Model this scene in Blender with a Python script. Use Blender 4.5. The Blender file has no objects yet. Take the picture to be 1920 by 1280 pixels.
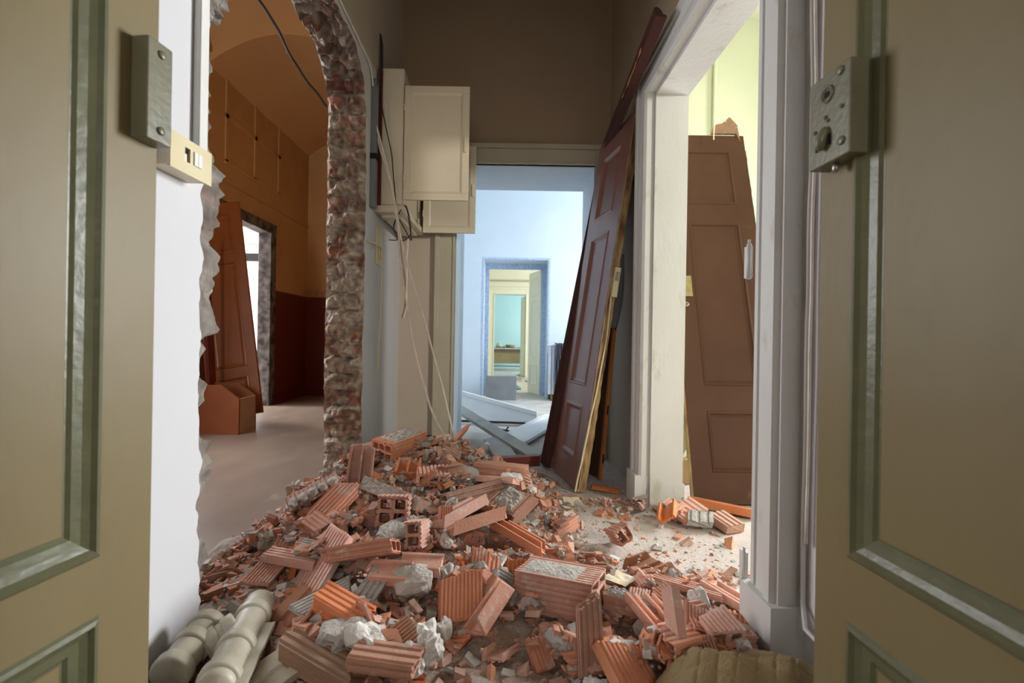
import bpy, math, random
import numpy as np
from mathutils import Vector, Matrix, Euler, noise, geometry
random.seed(7)
S = bpy.context.scene
C = S.collection
R = math.radians
PI = math.pi
# ---------------------------------------------------------------- camera
F = 900.0; CH = 0.90; ROLL = R(0.95)
cam = bpy.data.cameras.new('camera'); cam.sensor_width = 36; cam.lens = 36*F/1920
cam.clip_start = 0.02; cam.clip_end = 100
cam.dof.use_dof = True; cam.dof.focus_distance = 2.1; cam.dof.aperture_fstop = 3.2
co = bpy.data.objects.new('camera', cam); C.objects.link(co)
CM = Matrix.Translation((0, 0, CH)) @ Matrix.Rotation(R(90), 4, 'X') @ Matrix.Rotation(ROLL, 4, 'Z')
co.matrix_world = CM; S.camera = co
def ray(px, py):
    return (CM.to_3x3() @ Vector(((px-960)/F, (640-py)/F, -1)))
def W(px, py, d):                      # world point seen at a pixel, at distance d down the hall
    r = ray(px, py); return Vector((0, 0, CH)) + r*(d/r.y)
def G(px, py, z=0.0):                  # same, on a level z
    r = ray(px, py); return Vector((0, 0, CH)) + r*((z-CH)/r.z)
# ---------------------------------------------------------------- world, exposure
wd = bpy.data.worlds.new('World'); S.world = wd; wd.use_nodes = True
bg = wd.node_tree.nodes['Background']; bg.inputs[0].default_value = (.75, .85, 1, 1); bg.inputs[1].default_value = 0.6
S.view_settings.view_transform = 'Standard'; S.view_settings.look = 'None'
S.view_settings.gamma = 1; S.view_settings.use_curve_mapping = False
S.view_settings.exposure = 0.0
def area(name, loc, tgt, sx, sy, power, col=(1, 1, 1)):
    l = bpy.data.lights.new(name, 'AREA'); l.shape = 'RECTANGLE'; l.size = sx; l.size_y = sy
    l.energy = power; l.color = col
    o = bpy.data.objects.new(name, l); C.objects.link(o); o.location = loc
    o.rotation_euler = (Vector(tgt)-Vector(loc)).to_track_quat('-Z', 'Y').to_euler()
    return o
# area lamps standing in for daylight at each room's unseen window; front one fills
area('daylight_side_room_far', (4.2, 3.85, 1.75), (0, 2.0, .8), 1.4, 1.7, 390, (.95, .97, 1))
area('daylight_side_room_near', (4.2, -1.68, 2.5), (-.3, 2.9, 1.9), .22, .3, 165, (1, .96, .90))
area('fill_front_room', (-.1, -3.0, 2.0), (0, 1.5, .6), 1.8, 1.8, 38, (1, .95, .88))  # dim fill lamp added behind the camera
area('daylight_blue_room', (3.3, 6.1, 1.9), (-.6, 6.2, 1.0), 1.6, 2.0, 160, (1, .99, .98))
area('daylight_green_room', (3.0, 10.2, 1.9), (-.5, 10.2, .9), 1.6, 2.0, 125, (1, 1, .96))
area('daylight_teal_room', (3.0, 14.2, 1.9), (-.5, 14.6, .9), 1.6, 2.0, 130, (.95, 1, 1))
area('daylight_orange_room', (-2.2, -1.9, 2.0), (-2.2, 4, 2.2), 1.2, 1.8, 200, (1, .93, .85))
area('daylight_orange_side', (-3.12, 3.4, 1.9), (.8, 1.6, 1.2), 1.4, 1.8, 100, (.96, .97, 1))
area('daylight_white_room', (-6.6, 6.3, 2.2), (-2.2, 5.9, .0), 1.2, 1.2, 420, (1, 1, 1))
# ---------------------------------------------------------------- materials
def nt(name):
    m = bpy.data.materials.new(name); m.use_nodes = True
    n = m.node_tree.nodes; l = m.node_tree.links
    return m, n, l, n['Principled BSDF']
def pm(name, c1, c2=None, scale=3.0, detail=6, rough=.7, bump=.0, bscale=40, dirt=None, dscale=2.0, damt=.55, spec=.4, metal=0, stretch=None, objvar=0, attr=None, scr=0):
    m, n, l, b = nt(name)
    b.inputs['Roughness'].default_value = rough; b.inputs['Specular IOR Level'].default_value = spec
    b.inputs['Metallic'].default_value = metal
    tc = n.new('ShaderNodeTexCoord'); vec = tc.outputs['Object']
    if stretch:
        mp = n.new('ShaderNodeMapping'); mp.inputs['Scale'].default_value = stretch; l.new(vec, mp.inputs[0]); vec = mp.outputs[0]
    c2 = c2 or tuple(x*.8 for x in c1)
    nz = n.new('ShaderNodeTexNoise'); nz.inputs['Scale'].default_value = scale; nz.inputs['Detail'].default_value = detail; l.new(vec, nz.inputs[0])
    rp = n.new('ShaderNodeValToRGB'); rp.color_ramp.elements[0].position = .35; rp.color_ramp.elements[1].position = .68
    rp.color_ramp.elements[0].color = (*c1, 1); rp.color_ramp.elements[1].color = (*c2, 1)
    l.new(nz.outputs[0], rp.inputs[0]); col = rp.outputs[0]
    if attr:
        at = n.new('ShaderNodeAttribute'); at.attribute_name = attr
        mx = n.new('ShaderNodeMix'); mx.data_type = 'RGBA'; mx.blend_type = 'MULTIPLY'; mx.inputs[0].default_value = 1
        l.new(col, mx.inputs[6]); l.new(at.outputs[0], mx.inputs[7]); col = mx.outputs[2]
    if objvar:
        oi = n.new('ShaderNodeObjectInfo'); hs = n.new('ShaderNodeHueSaturation')
        mr = n.new('ShaderNodeMapRange'); mr.inputs[3].default_value = 1-objvar; mr.inputs[4].default_value = 1+objvar*.6
        l.new(oi.outputs['Random'], mr.inputs[0]); l.new(mr.outputs[0], hs.inputs['Value']); l.new(col, hs.inputs['Color'])
        m2 = n.new('ShaderNodeMath'); m2.operation = 'MULTIPLY'; m2.inputs[1].default_value = 7.31; l.new(oi.outputs['Random'], m2.inputs[0])
        m3 = n.new('ShaderNodeMath'); m3.operation = 'FRACT'; l.new(m2.outputs[0], m3.inputs[0])
        m4 = n.new('ShaderNodeMapRange'); m4.inputs[3].default_value = .82; m4.inputs[4].default_value = 1.2; l.new(m3.outputs[0], m4.inputs[0]); l.new(m4.outputs[0], hs.inputs['Saturation'])
        col = hs.outputs[0]
    if dirt:
        n2 = n.new('ShaderNodeTexNoise'); n2.inputs['Scale'].default_value = dscale; n2.inputs['Detail'].default_value = 8; n2.inputs['Roughness'].default_value = .65
        l.new(vec, n2.inputs[0])
        r2 = n.new('ShaderNodeMapRange'); r2.inputs[1].default_value = damt; r2.inputs[2].default_value = damt+.14; l.new(n2.outputs[0], r2.inputs[0])
        mx = n.new('ShaderNodeMix'); mx.data_type = 'RGBA'; l.new(r2.outputs[0], mx.inputs[0]); l.new(col, mx.inputs[6]); mx.inputs[7].default_value = (*dirt, 1); col = mx.outputs[2]
    if scr:       # dark cracks and scratches in the paint
        vo = n.new('ShaderNodeTexVoronoi'); vo.feature = 'DISTANCE_TO_EDGE'; vo.inputs['Scale'].default_value = scr
        n3 = n.new('ShaderNodeTexNoise'); n3.inputs['Scale'].default_value = 5; n3.inputs['Detail'].default_value = 5; l.new(vec, n3.inputs[0])
        mm = n.new('ShaderNodeMix'); mm.data_type = 'VECTOR'; mm.inputs[0].default_value = .45; l.new(vec, mm.inputs[4]); l.new(n3.outputs[1], mm.inputs[5]); l.new(mm.outputs[1], vo.inputs[0])
        r3 = n.new('ShaderNodeMapRange'); r3.inputs[1].default_value = .002; r3.inputs[2].default_value = .006; r3.inputs[3].default_value = 1; r3.inputs[4].default_value = 0; l.new(vo.outputs[0], r3.inputs[0])
        n4 = n.new('ShaderNodeTexNoise'); n4.inputs['Scale'].default_value = 2.3; l.new(vec, n4.inputs[0])
        r4 = n.new('ShaderNodeMapRange'); r4.inputs[1].default_value = .58; r4.inputs[2].default_value = .64; l.new(n4.outputs[0], r4.inputs[0])
        mu = n.new('ShaderNodeMath'); mu.operation = 'MULTIPLY'; l.new(r3.outputs[0], mu.inputs[0]); l.new(r4.outputs[0], mu.inputs[1])
        mx = n.new('ShaderNodeMix'); mx.data_type = 'RGBA'; l.new(mu.outputs[0], mx.inputs[0]); l.new(col, mx.inputs[6]); mx.inputs[7].default_value = (.07, .06, .035, 1); col = mx.outputs[2]
    l.new(col, b.inputs['Base Color'])
    if bump:
        n5 = n.new('ShaderNodeTexNoise'); n5.inputs['Scale'].default_value = bscale; n5.inputs['Detail'].default_value = 5; l.new(vec, n5.inputs[0])
        bp = n.new('ShaderNodeBump'); bp.inputs['Strength'].default_value = bump; bp.inputs['Distance'].default_value = .01
        l.new(n5.outputs[0], bp.inputs['Height']); l.new(bp.outputs[0], b.inputs['Normal'])
    return m
def band(name, low, high, zc, **k):      # two-tone wall: colour changes at height zc
    m = pm(name, high, **k); n = m.node_tree.nodes; l = m.node_tree.links; b = n['Principled BSDF']
    src = b.inputs['Base Color'].links[0].from_socket
    g = n.new('ShaderNodeNewGeometry'); sp = n.new('ShaderNodeSeparateXYZ'); l.new(g.outputs['Position'], sp.inputs[0])
    lt = n.new('ShaderNodeMath'); lt.operation = 'LESS_THAN'; lt.inputs[1].default_value = zc; l.new(sp.outputs[2], lt.inputs[0])
    mx = n.new('ShaderNodeMix'); mx.data_type = 'RGBA'; l.new(lt.outputs[0], mx.inputs[0]); l.new(src, mx.inputs[6]); mx.inputs[7].default_value = (*low, 1); l.new(mx.outputs[2], b.inputs['Base Color'])
    return m
M = {}
M['olive'] = pm('cream olive door paint', (.215, .170, .085), (.185, .145, .07), 1.6, rough=.46, spec=.25, bump=.12, bscale=30, dirt=(.20, .17, .11), dscale=6, damt=.66, scr=2.2, stretch=(1, 1, .5))
M['olive_groove'] = pm('green olive moulding paint', (.13, .13, .07), (.10, .105, .055), 9, rough=.35, bump=.15, bscale=50)
M['lockpaint'] = pm('painted metal lock', (.17, .165, .10), (.14, .135, .085), 12, rough=.35, bump=.1, bscale=80, dirt=(.12, .1, .07), dscale=14, damt=.66)
M['darkhole'] = pm('black void', (.012, .011, .01), rough=.9)
M['casing'] = pm('white casing paint', (.66, .66, .64), (.59, .59, .56), 3, rough=.45, bump=.12, bscale=40, dirt=(.44, .41, .32), dscale=7, damt=.58, stretch=(1, 1, .4))
M['casing_tan'] = pm('cream casing paint', (.47, .42, .31), (.42, .37, .27), 3, rough=.5, bump=.1, bscale=40, dirt=(.38, .32, .22), dscale=6, damt=.62)
M['white_wall'] = pm('white wall paint', (.76, .74, .76), (.72, .70, .71), 2, rough=.8, bump=.08, bscale=25, dirt=(.6, .57, .54), dscale=9, damt=.72)
M['hall_wall'] = pm('beige hall paint', (.46, .37, .27), (.41, .33, .24), .8, rough=.85, bump=.1, bscale=20, dirt=(.36, .30, .22), dscale=1.5, damt=.62)
M['hall_left'] = band('two tone hall paint', (.62, .62, .64), (.50, .43, .34), 2.62, c2=(.46, .39, .31), scale=2, rough=.85, bump=.12, bscale=20)
M['far_wall'] = band('far hall wall paint with shaded top', (.50, .415, .33), (.36, .265, .17), 2.3, c2=(.33, .24, .155), scale=1, rough=.85, bump=.08, bscale=20)  # upper band darkened in colour for the unlit wall above the door
M['green_wall'] = pm('pale green wall paint', (.56, .58, .42), (.52, .545, .39), 1.5, rough=.85, bump=.15, bscale=9)
M['orange_wall'] = band('orange and oxblood wall paint', (.12, .022, .010), (.50, .30, .13), 1.54, c2=(.42, .25, .11), scale=2, rough=.6, bump=.06, bscale=15, dirt=(.30, .16, .06), dscale=3, damt=.62)
M['orange_ceiling'] = pm('orange vault paint', (.55, .34, .16), (.50, .30, .14), 1, rough=.7)
M['blue_wall'] = pm('pale blue wall paint', (.60, .68, .75), (.56, .65, .73), 2.5, rough=.85, bump=.05, bscale=15, dirt=(.54, .62, .72), dscale=3, damt=.62)
M['blue_edge'] = pm('rubbed blue border', (.30, .42, .64), (.50, .60, .74), 30, rough=.8)
M['blue_white'] = pm('pale blue white paint', (.70, .78, .84), (.64, .73, .81), 4, rough=.6, bump=.05)
M['cream_green'] = pm('pale cream green paint', (.78, .79, .68), (.75, .76, .65), 4, rough=.6, bump=.04)
M['teal_wall'] = pm('pale teal wall paint', (.55, .74, .76), (.50, .70, .73), 1.5, rough=.85)
M['floor'] = pm('dusty hall floor', (.54, .465, .425), (.41, .35, .315), 5, rough=.9, bump=.5, bscale=60, dirt=(.50, .36, .30), dscale=9, damt=.55)
M['floor_wood'] = pm('worn tan floor', (.27, .21, .165), (.205, .155, .12), 3, rough=.38, bump=.08, bscale=18, dirt=(.34, .29, .25), dscale=5, damt=.6, stretch=(1, .5, 1))
M['floor_grey'] = pm('dusty grey floor', (.56, .54, .50), (.42, .40, .37), 4, rough=.8, bump=.3, bscale=30, dirt=(.24, .23, .22), dscale=8, damt=.6)
M['mound'] = pm('crushed rubble dust', (.30, .19, .14), (.38, .30, .25), 16, rough=.95, bump=1, bscale=90, dirt=(.40, .36, .33), dscale=22, damt=.55)
M['terra'] = pm('terracotta', (.66, .35, .26), (.56, .275, .195), 7, rough=.85, bump=.25, bscale=120, dirt=(.64, .47, .40), dscale=14, damt=.54, objvar=.28)
M['terra_b'] = pm('bright broken terracotta', (.64, .28, .17), (.55, .22, .12), 7, rough=.85, bump=.25, bscale=120, dirt=(.62, .36, .24), dscale=16, damt=.64, objvar=.2)
M['terra_d'] = pm('dusty brown terracotta', (.44, .23, .15), (.36, .17, .11), 7, rough=.85, bump=.3, bscale=100, dirt=(.46, .36, .30), dscale=12, damt=.56, objvar=.15)
M['mortar'] = pm('grey mortar', (.50, .46, .42), (.36, .33, .30), 14, rough=.95, bump=.8, bscale=70, dirt=(.55, .36, .28), dscale=10, damt=.64, objvar=.2)
M['mortar_w'] = pm('white plaster lumps', (.72, .68, .64), (.56, .52, .48), 14, rough=.95, bump=.6, bscale=60, objvar=.15)
M['chips'] = pm('crushed chips', (1, 1, 1), (.8, .8, .8), 20, rough=.9, attr='tint', bump=.3, bscale=150)
M['masonry'] = pm('broken masonry', (1, 1, 1), (.72, .70, .68), 26, rough=.95, attr='tint', bump=1, bscale=80)
M['brown'] = pm('brown door paint', (.33, .165, .14), (.28, .135, .115), 5, rough=.33, bump=.1, bscale=50, dirt=(.26, .15, .12), dscale=7, damt=.66, stretch=(1, 1, .4))
M['brown_tan'] = pm('faded brown door paint', (.088, .040, .024), (.072, .032, .019), 3, spec=.15, rough=.6, bump=.1, bscale=50, dirt=(.15, .075, .045), dscale=5, damt=.64)
M['brown_dark'] = pm('dark brown timber paint', (.085, .03, .024), (.065, .024, .02), 6, spec=.25, rough=.4, bump=.1)
M['brown_light'] = pm('worn moulding paint', (.42, .30, .22), (.30, .18, .12), 9, rough=.45, bump=.1)
M['splinter'] = pm('splintered wood edge', (.42, .29, .12), (.13, .055, .03), 30, rough=.8, bump=.8, bscale=60, stretch=(1, 1, .25))
M['rawwood'] = pm('orange raw wood', (.55, .22, .07), (.42, .15, .05), 10, rough=.7, bump=.3, stretch=(1, 1, .2))
M['orange_door'] = pm('orange brown door paint', (.26, .08, .02), (.21, .065, .017), 3, rough=.3, bump=.05)
M['redwood'] = pm('dark red wood', (.13, .018, .009), (.10, .015, .008), 4, rough=.5)
M['bin'] = pm('orange bin paint', (.24, .07, .025), (.20, .06, .022), 5, rough=.5)
M['cab'] = pm('cream cabinet paint', (.72, .64, .48), (.66, .58, .43), 3, rough=.42, bump=.06, bscale=30, dirt=(.50, .41, .27), dscale=6, damt=.68)
M['ivory'] = pm('yellowed ivory plastic', (.72, .64, .42), (.68, .59, .37), 8, rough=.3, dirt=(.36, .27, .14), dscale=12, damt=.68)
M['whiteplastic'] = pm('white plastic', (.82, .82, .78), rough=.3)
M['wirewhite'] = pm('dusty white cable', (.80, .74, .66), (.66, .60, .52), 20, rough=.5)
M['wiregrey'] = pm('grey cable', (.035, .03, .027), rough=.5)
M['metal'] = pm('tarnished metal', (.45, .42, .36), (.3, .27, .22), 12, rough=.4, metal=.8)
M['brass'] = pm('tarnished brass', (.34, .28, .13), (.24, .19, .09), 12, rough=.45, metal=.5)
M['duct'] = pm('grey blue duct paint', (.20, .21, .22), (.16, .165, .17), 6, rough=.6)
M['khaki'] = pm('khaki quilted cloth', (.32, .235, .12), (.26, .185, .09), 12, rough=.95, bump=.5, bscale=220)
M['cloth_grey'] = pm('dusty grey cloth', (.42, .38, .33), (.28, .25, .21), 8, rough=.95, bump=.4, bscale=120)
M['cloth_dark'] = pm('dark blue cloth', (.05, .055, .09), (.09, .08, .09), 14, rough=.95, bump=.4, bscale=100)
M['cloth_tan'] = pm('tan cloth', (.34, .26, .18), (.22, .18, .14), 14, rough=.95)
M['ceramic'] = pm('stained pale pipe', (.52, .48, .38), (.36, .32, .24), 8, rough=.45, bump=.2, bscale=30, dirt=(.30, .25, .17), dscale=9, damt=.6)
M['slab'] = pm('stained beige board', (.50, .44, .33), (.38, .33, .24), 6, rough=.6, bump=.3, bscale=30, dirt=(.26, .21, .13), dscale=5, damt=.55)
M['oldwood'] = pm('dusty reddish wood', (.33, .19, .12), (.24, .14, .09), 8, rough=.8, bump=.5, bscale=50, dirt=(.40, .34, .27), dscale=8, damt=.58, stretch=(3, .4, 3))
M['white_board'] = pm('white board paint', (.80, .82, .82), (.74, .77, .78), 5, rough=.4, dirt=(.6, .58, .54), dscale=8, damt=.68)
M['grey_board'] = pm('dusty grey board paint', (.46, .48, .45), (.38, .38, .34), 6, rough=.5, dirt=(.33, .26, .18), dscale=6, damt=.6)
M['grey_sheet'] = pm('grey metal sheet', (.22, .235, .25), (.18, .19, .20), 5, rough=.5)
M['paper'] = pm('stained yellow paper', (.70, .58, .36), (.72, .66, .55), 18, rough=.9)
M['plasticbag'] = pm('dusty yellow plastic', (.52, .46, .26), (.62, .58, .42), 9, rough=.25, bump=.5, bscale=25)
M['cardboard'] = pm('brown cardboard', (.50, .33, .16), rough=.9)
M['radiator'] = pm('white radiator paint', (.66, .70, .76), rough=.4)
M['table'] = pm('pale table paint', (.66, .72, .68), rough=.5)
M['tablefront'] = pm('tan furniture panel', (.45, .31, .16), rough=.6)
M['glass'] = None
m, n, l, b = nt('window glass'); b.inputs['Transmission Weight'].default_value = 1; b.inputs['Roughness'].default_value = .02; M['glass'] = m
m, n, l, b = nt('dark glass bottle'); b.inputs['Base Color'].default_value = (.01, .12, .2, 1); b.inputs['Roughness'].default_value = .1; M['bottle'] = m
# ---------------------------------------------------------------- mesh helpers
def nv(p, s=1.0, seed=0):
    return noise.noise(Vector(p)*s + Vector((seed*3.17, seed*1.71, seed*.93)))
class MB:
    def __init__(s): s.v = []; s.f = []; s.c = []
    def add(s, vs, fs, col=None):
        k = len(s.v); s.v += [tuple(p) for p in vs]; s.f += [tuple(i+k for i in f) for f in fs]
        if col is not None: s.c += [col]*len(vs)
    def box(s, x0, x1, y0, y1, z0, z1, mt=None):
        vs = [Vector((x, y, z)) for x in (x0, x1) for y in (y0, y1) for z in (z0, z1)]
        if mt: vs = [mt @ p for p in vs]
        s.add(vs, [(0, 1, 3, 2), (4, 6, 7, 5), (0, 4, 5, 1), (2, 3, 7, 6), (0, 2, 6, 4), (1, 5, 7, 3)]); return s
    def beam(s, a, b, w, h, up=(0, 0, 1)):   # square bar from a to b
        a = Vector(a); b = Vector(b); d = (b-a).normalized(); r = d.cross(Vector(up)).normalized(); u = r.cross(d)
        vs = [p + r*sx*w/2 + u*sz*h/2 for p in (a, b) for sx in (-1, 1) for sz in (-1, 1)]
        s.add(vs, [(0, 1, 3, 2), (4, 6, 7, 5), (0, 4, 5, 1), (2, 3, 7, 6), (0, 2, 6, 4), (1, 5, 7, 3)]); return s
    def tube(s, pts, r, n=8, caps=True):
        pts = [Vector(p) for p in pts]; k0 = len(s.v); prev = None
        for i, p in enumerate(pts):
            d = (pts[min(i+1, len(pts)-1)] - pts[max(i-1, 0)]).normalized()
            if prev is None:
                a = d.orthogonal().normalized()
            else:
                a = (prev - d*prev.dot(d)).normalized()
            prev = a; b2 = d.cross(a); rr = r[i] if isinstance(r, (list, tuple)) else r
            for j in range(n):
                t = 2*PI*j/n; s.v.append(tuple(p + a*math.cos(t)*rr + b2*math.sin(t)*rr))
        for i in range(len(pts)-1):
            for j in range(n):
                s.f.append((k0+i*n+j, k0+i*n+(j+1) % n, k0+(i+1)*n+(j+1) % n, k0+(i+1)*n+j))
        if caps:
            s.f.append(tuple(k0+j for j in range(n))[::-1]); s.f.append(tuple(k0+(len(pts)-1)*n+j for j in range(n)))
        return s
    def grid(s, fn, nu, nvv, col=None, closeu=False):
        k = len(s.v)
        for i in range(nu+1):
            for j in range(nvv+1):
                s.v.append(tuple(fn(i/nu, j/nvv)))
                if col: s.c.append(col(i/nu, j/nvv))
        for i in range(nu):
            for j in range(nvv):
                a = k+i*(nvv+1)+j; s.f.append((a, a+nvv+1, a+nvv+2, a+1))
        return s
    def poly(s, loops, y0, y1):   # loops in (x,z): outer then holes; y0,y1 functions of (x,z)
        flat = [p for lp in loops for p in lp]; k = len(s.v)
        tris = geometry.tessellate_polygon([[Vector((p[0], p[1], 0)) for p in lp] for lp in loops])
        N = len(flat)
        for p in flat: s.v.append((p[0], y0(*p), p[1]))
        for p in flat: s.v.append((p[0], y1(*p), p[1]))
        for t in tris:
            s.f.append((k+t[0], k+t[1], k+t[2])); s.f.append((k+N+t[2], k+N+t[1], k+N+t[0]))
        o = 0
        for lp in loops:
            m_ = len(lp)
            for i in range(m_):
                a = k+o+i; b_ = k+o+(i+1) % m_; s.f.append((a, b_, b_+N, a+N))
            o += m_
        return s
    def mesh(s, name, mat, smooth=False):
        me = bpy.data.meshes.new(name); me.from_pydata(s.v, [], s.f); me.update()
        if s.c and len(s.c) == len(s.v):
            a = me.color_attributes.new('tint', 'FLOAT_COLOR', 'POINT')
            a.data.foreach_set('color', np.array([(*c, 1) for c in s.c], dtype=np.float32).ravel())
        import bmesh
        bm = bmesh.new(); bm.from_mesh(me); bmesh.ops.recalc_face_normals(bm, faces=bm.faces); bm.to_mesh(me); bm.free()
        if smooth: me.polygons.foreach_set('use_smooth', [True]*len(me.polygons))
        me.materials.append(mat); return me
    def build(s, name, mat, parent=None, smooth=False, bevel=0, label=None):
        o = bpy.data.objects.new(name, s.mesh(name, M[mat] if isinstance(mat, str) else mat, smooth)); C.objects.link(o)
        if parent: o.parent = parent
        if bevel:
            b = o.modifiers.new('bevel', 'BEVEL'); b.width = bevel; b.segments = 2; b.limit_method = 'ANGLE'
        if label: o['label'] = label
        return o
def tag(o, label, cat, group=None, kind=None):
    if label: o['label'] = label
    if cat: o['category'] = cat
    if group: o['group'] = group
    if kind: o['kind'] = kind
    return o
def struct(o): o['kind'] = 'structure'; return o
def thing(name, label, cat, mat=None, loc=(0, 0, 0), group=None):
    o = bpy.data.objects.new(name, None); C.objects.link(o); o.empty_display_size = .1
    o.matrix_world = mat if mat is not None else Matrix.Translation(loc)
    return tag(o, label, cat, group)
def frame(origin, x, z):               # matrix with local x along x, local z near z
    x = Vector(x).normalized(); z = Vector(z); z = (z - x*z.dot(x)).normalized(); y = z.cross(x)
    m = Matrix((x, y, z)).transposed().to_4x4(); m.translation = Vector(origin); return m
# walls as slabs with rectangular holes
def frame2(origin, x, z):              # keeps z exactly
    z = Vector(z).normalized(); x = Vector(x); x = (x - z*z.dot(x)).normalized(); y = z.cross(x)
    m = Matrix((x, y, z)).transposed().to_4x4(); m.translation = Vector(origin); return m
def wall_cells(axis, a0, a1, u0, u1, z0, z1, holes, shear=0.0):
    mb = MB(); us = sorted({u0, u1} | {h[0] for h in holes} | {h[1] for h in holes}); zs = sorted({z0, z1} | {h[2] for h in holes} | {h[3] for h in holes})
    for i in range(len(us)-1):
        for j in range(len(zs)-1):
            uc = (us[i]+us[i+1])/2; zc = (zs[j]+zs[j+1])/2
            if any(h[0] < uc < h[1] and h[2] < zc < h[3] for h in holes): continue
            if axis == 'x': mb.box(a0, a1, us[i], us[i+1], zs[j], zs[j+1])
            else: mb.box(us[i], us[i+1], a0, a1, zs[j], zs[j+1])
    if shear: mb.v = [(v[0]-shear*v[1], v[1], v[2]) for v in mb.v]
    return mb
SH = .03                                # the right hall wall leans in by 3 cm per metre
XL = -.90; XL2 = -1.13; D0 = 3.80; D1 = 4.40; XRl = .87
# ---------------------------------------------------------------- floors and ceilings
struct(MB().box(-1.0, 1.15, -3.2, D1, -.2, 0).build('floor', 'floor'))
struct(MB().box(-3.3, -1.0, -2.2, 7.6, -.2, 0).build('floor', 'floor_wood'))
struct(MB().box(-1.0, .97, D1, 5.1, -.2, 0).box(-1.0, 3.5, 5.12, 7.6, -.2, 0).box(-1.0, .97, 5.09, 5.13, -.2, 0).build('floor', 'floor_grey'))
struct(MB().box(-2.0, 3.2, 7.6, 16.3, -.2, 0).build('floor', 'floor_grey'))
struct(MB().box(1.15, 4.4, -3.2, D1, -.2, 0).box(.97, 4.4, D1, 5.1, -.2, 0).build('floor', 'floor'))
struct(MB().box(-7.0, -3.3, 4.0, 8.2, -.2, 0).build('floor', 'floor_grey'))
struct(MB().box(-1.13, 1.1, .3, 4.0, 4.3, 4.4).build('ceiling', 'hall_wall'))
struct(MB().box(-2.2, 1.35, -3.2, .35, 3.6, 3.7).build('ceiling', 'hall_wall'))
struct(MB().box(.95, 4.4, -3.2, 5.1, 4.3, 4.4).build('ceiling', 'green_wall'))
struct(MB().box(-1.1, .96, D1, 5.13, 3.5, 3.6).box(-1.1, 3.5, 5.13, 7.75, 3.5, 3.6).build('ceiling', 'blue_white'))
struct(MB().box(-2.0, 3.2, 8.1, 12.3, 3.4, 3.5).build('ceiling', 'cream_green'))
struct(MB().box(-2.0, 3.2, 12.3, 16.3, 3.2, 3.3).build('ceiling', 'teal_wall'))
struct(MB().box(-3.3, -1.0, -2.2, 5.0, 4.9, 5.0).build('ceiling', 'orange_ceiling'))
struct(MB().box(-7.0, -3.4, 4.0, 8.2, 3.2, 3.3).build('ceiling', 'white_wall'))
# ---------------------------------------------------------------- front room (where the camera stands)
struct(wall_cells('y', .27, .37, -2.2, 1.35, 0, 3.6, [(-.79, .79, -1, 2.55)]).build('wall_front', 'white_wall'))
struct(MB().box(-2.3, -2.2, -3.2, .37, 0, 3.7).build('wall_front_room_left', 'hall_wall'))
struct(MB().box(1.35, 1.40, -3.2, .37, 0, 4.3).build('wall_front_room_right', 'hall_wall'))
struct(wall_cells('y', -3.3, -3.2, -2.2, 1.35, 0, 3.7, [(-1.1, .9, 1.0, 3.0)]).build('wall_front_room_back', 'hall_wall'))
# ---------------------------------------------------------------- left hall wall with the knocked-out opening
def opening_path():
    key = [(1.39, -.02), (1.39, .5), (1.385, 1.2), (1.40, 1.9), (1.42, 2.3), (1.50, 2.45), (1.68, 2.54), (2.1, 2.57), (2.45, 2.57), (2.68, 2.55), (2.82, 2.44), (2.89, 2.24), (2.90, 1.6), (2.895, .9), (2.90, .4), (2.90, -.02)]
    pts = []
    for (a, b) in zip(key[:-1], key[1:]):
        n_ = max(1, int(math.dist(a, b)/.012))
        for i in range(n_): pts.append((a[0]+(b[0]-a[0])*i/n_, a[1]+(b[1]-a[1])*i/n_))
    pts.append(key[-1]); return pts
PATH = opening_path(); NP = len(PATH)
def pnorm(i):                           # points into the opening
    a = PATH[max(i-2, 0)]; b = PATH[min(i+2, NP-1)]; ty, tz = b[0]-a[0], b[1]-a[1]; L_ = math.hypot(ty, tz); return (tz/L_, -ty/L_)
def edge_off(i, side):
    y, z = PATH[i]
    return .022*nv((y*1.0, z, side*5), 5, 1) + .018*nv((y, z, side*5), 17, 2) + .006*nv((y, z, side*5), 50, 3)
def edge_pt(i, side):
    y, z = PATH[i]; ny, nz_ = pnorm(i); o = edge_off(i, side); z2 = z+nz_*o if 0 < i < NP-1 else -.02
    return (y+ny*o, z2)
COURSE = .098
arc = [0.0]
for i in range(1, NP): arc.append(arc[-1]+math.dist(PATH[i-1], PATH[i]))
def brick_at(i, s):
    y, z = PATH[i]; vert = z < 2.42
    c = (z if vert else arc[i]*1.1)/COURSE + .18*nv((s*3, z*2, y), 1, 9); ci = math.floor(c); fr = c-ci
    seedv = abs(math.sin(ci*12.9898+(7 if y > 2 else 3)))*43758.5 % 1
    joint = min(fr, 1-fr)
    half = 1 if s > (.52 if ci % 2 else .95) else 0
    if ci % 2: joint = min(joint, abs(s-.52)*2.4)
    return ci, seedv, joint, half
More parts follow.
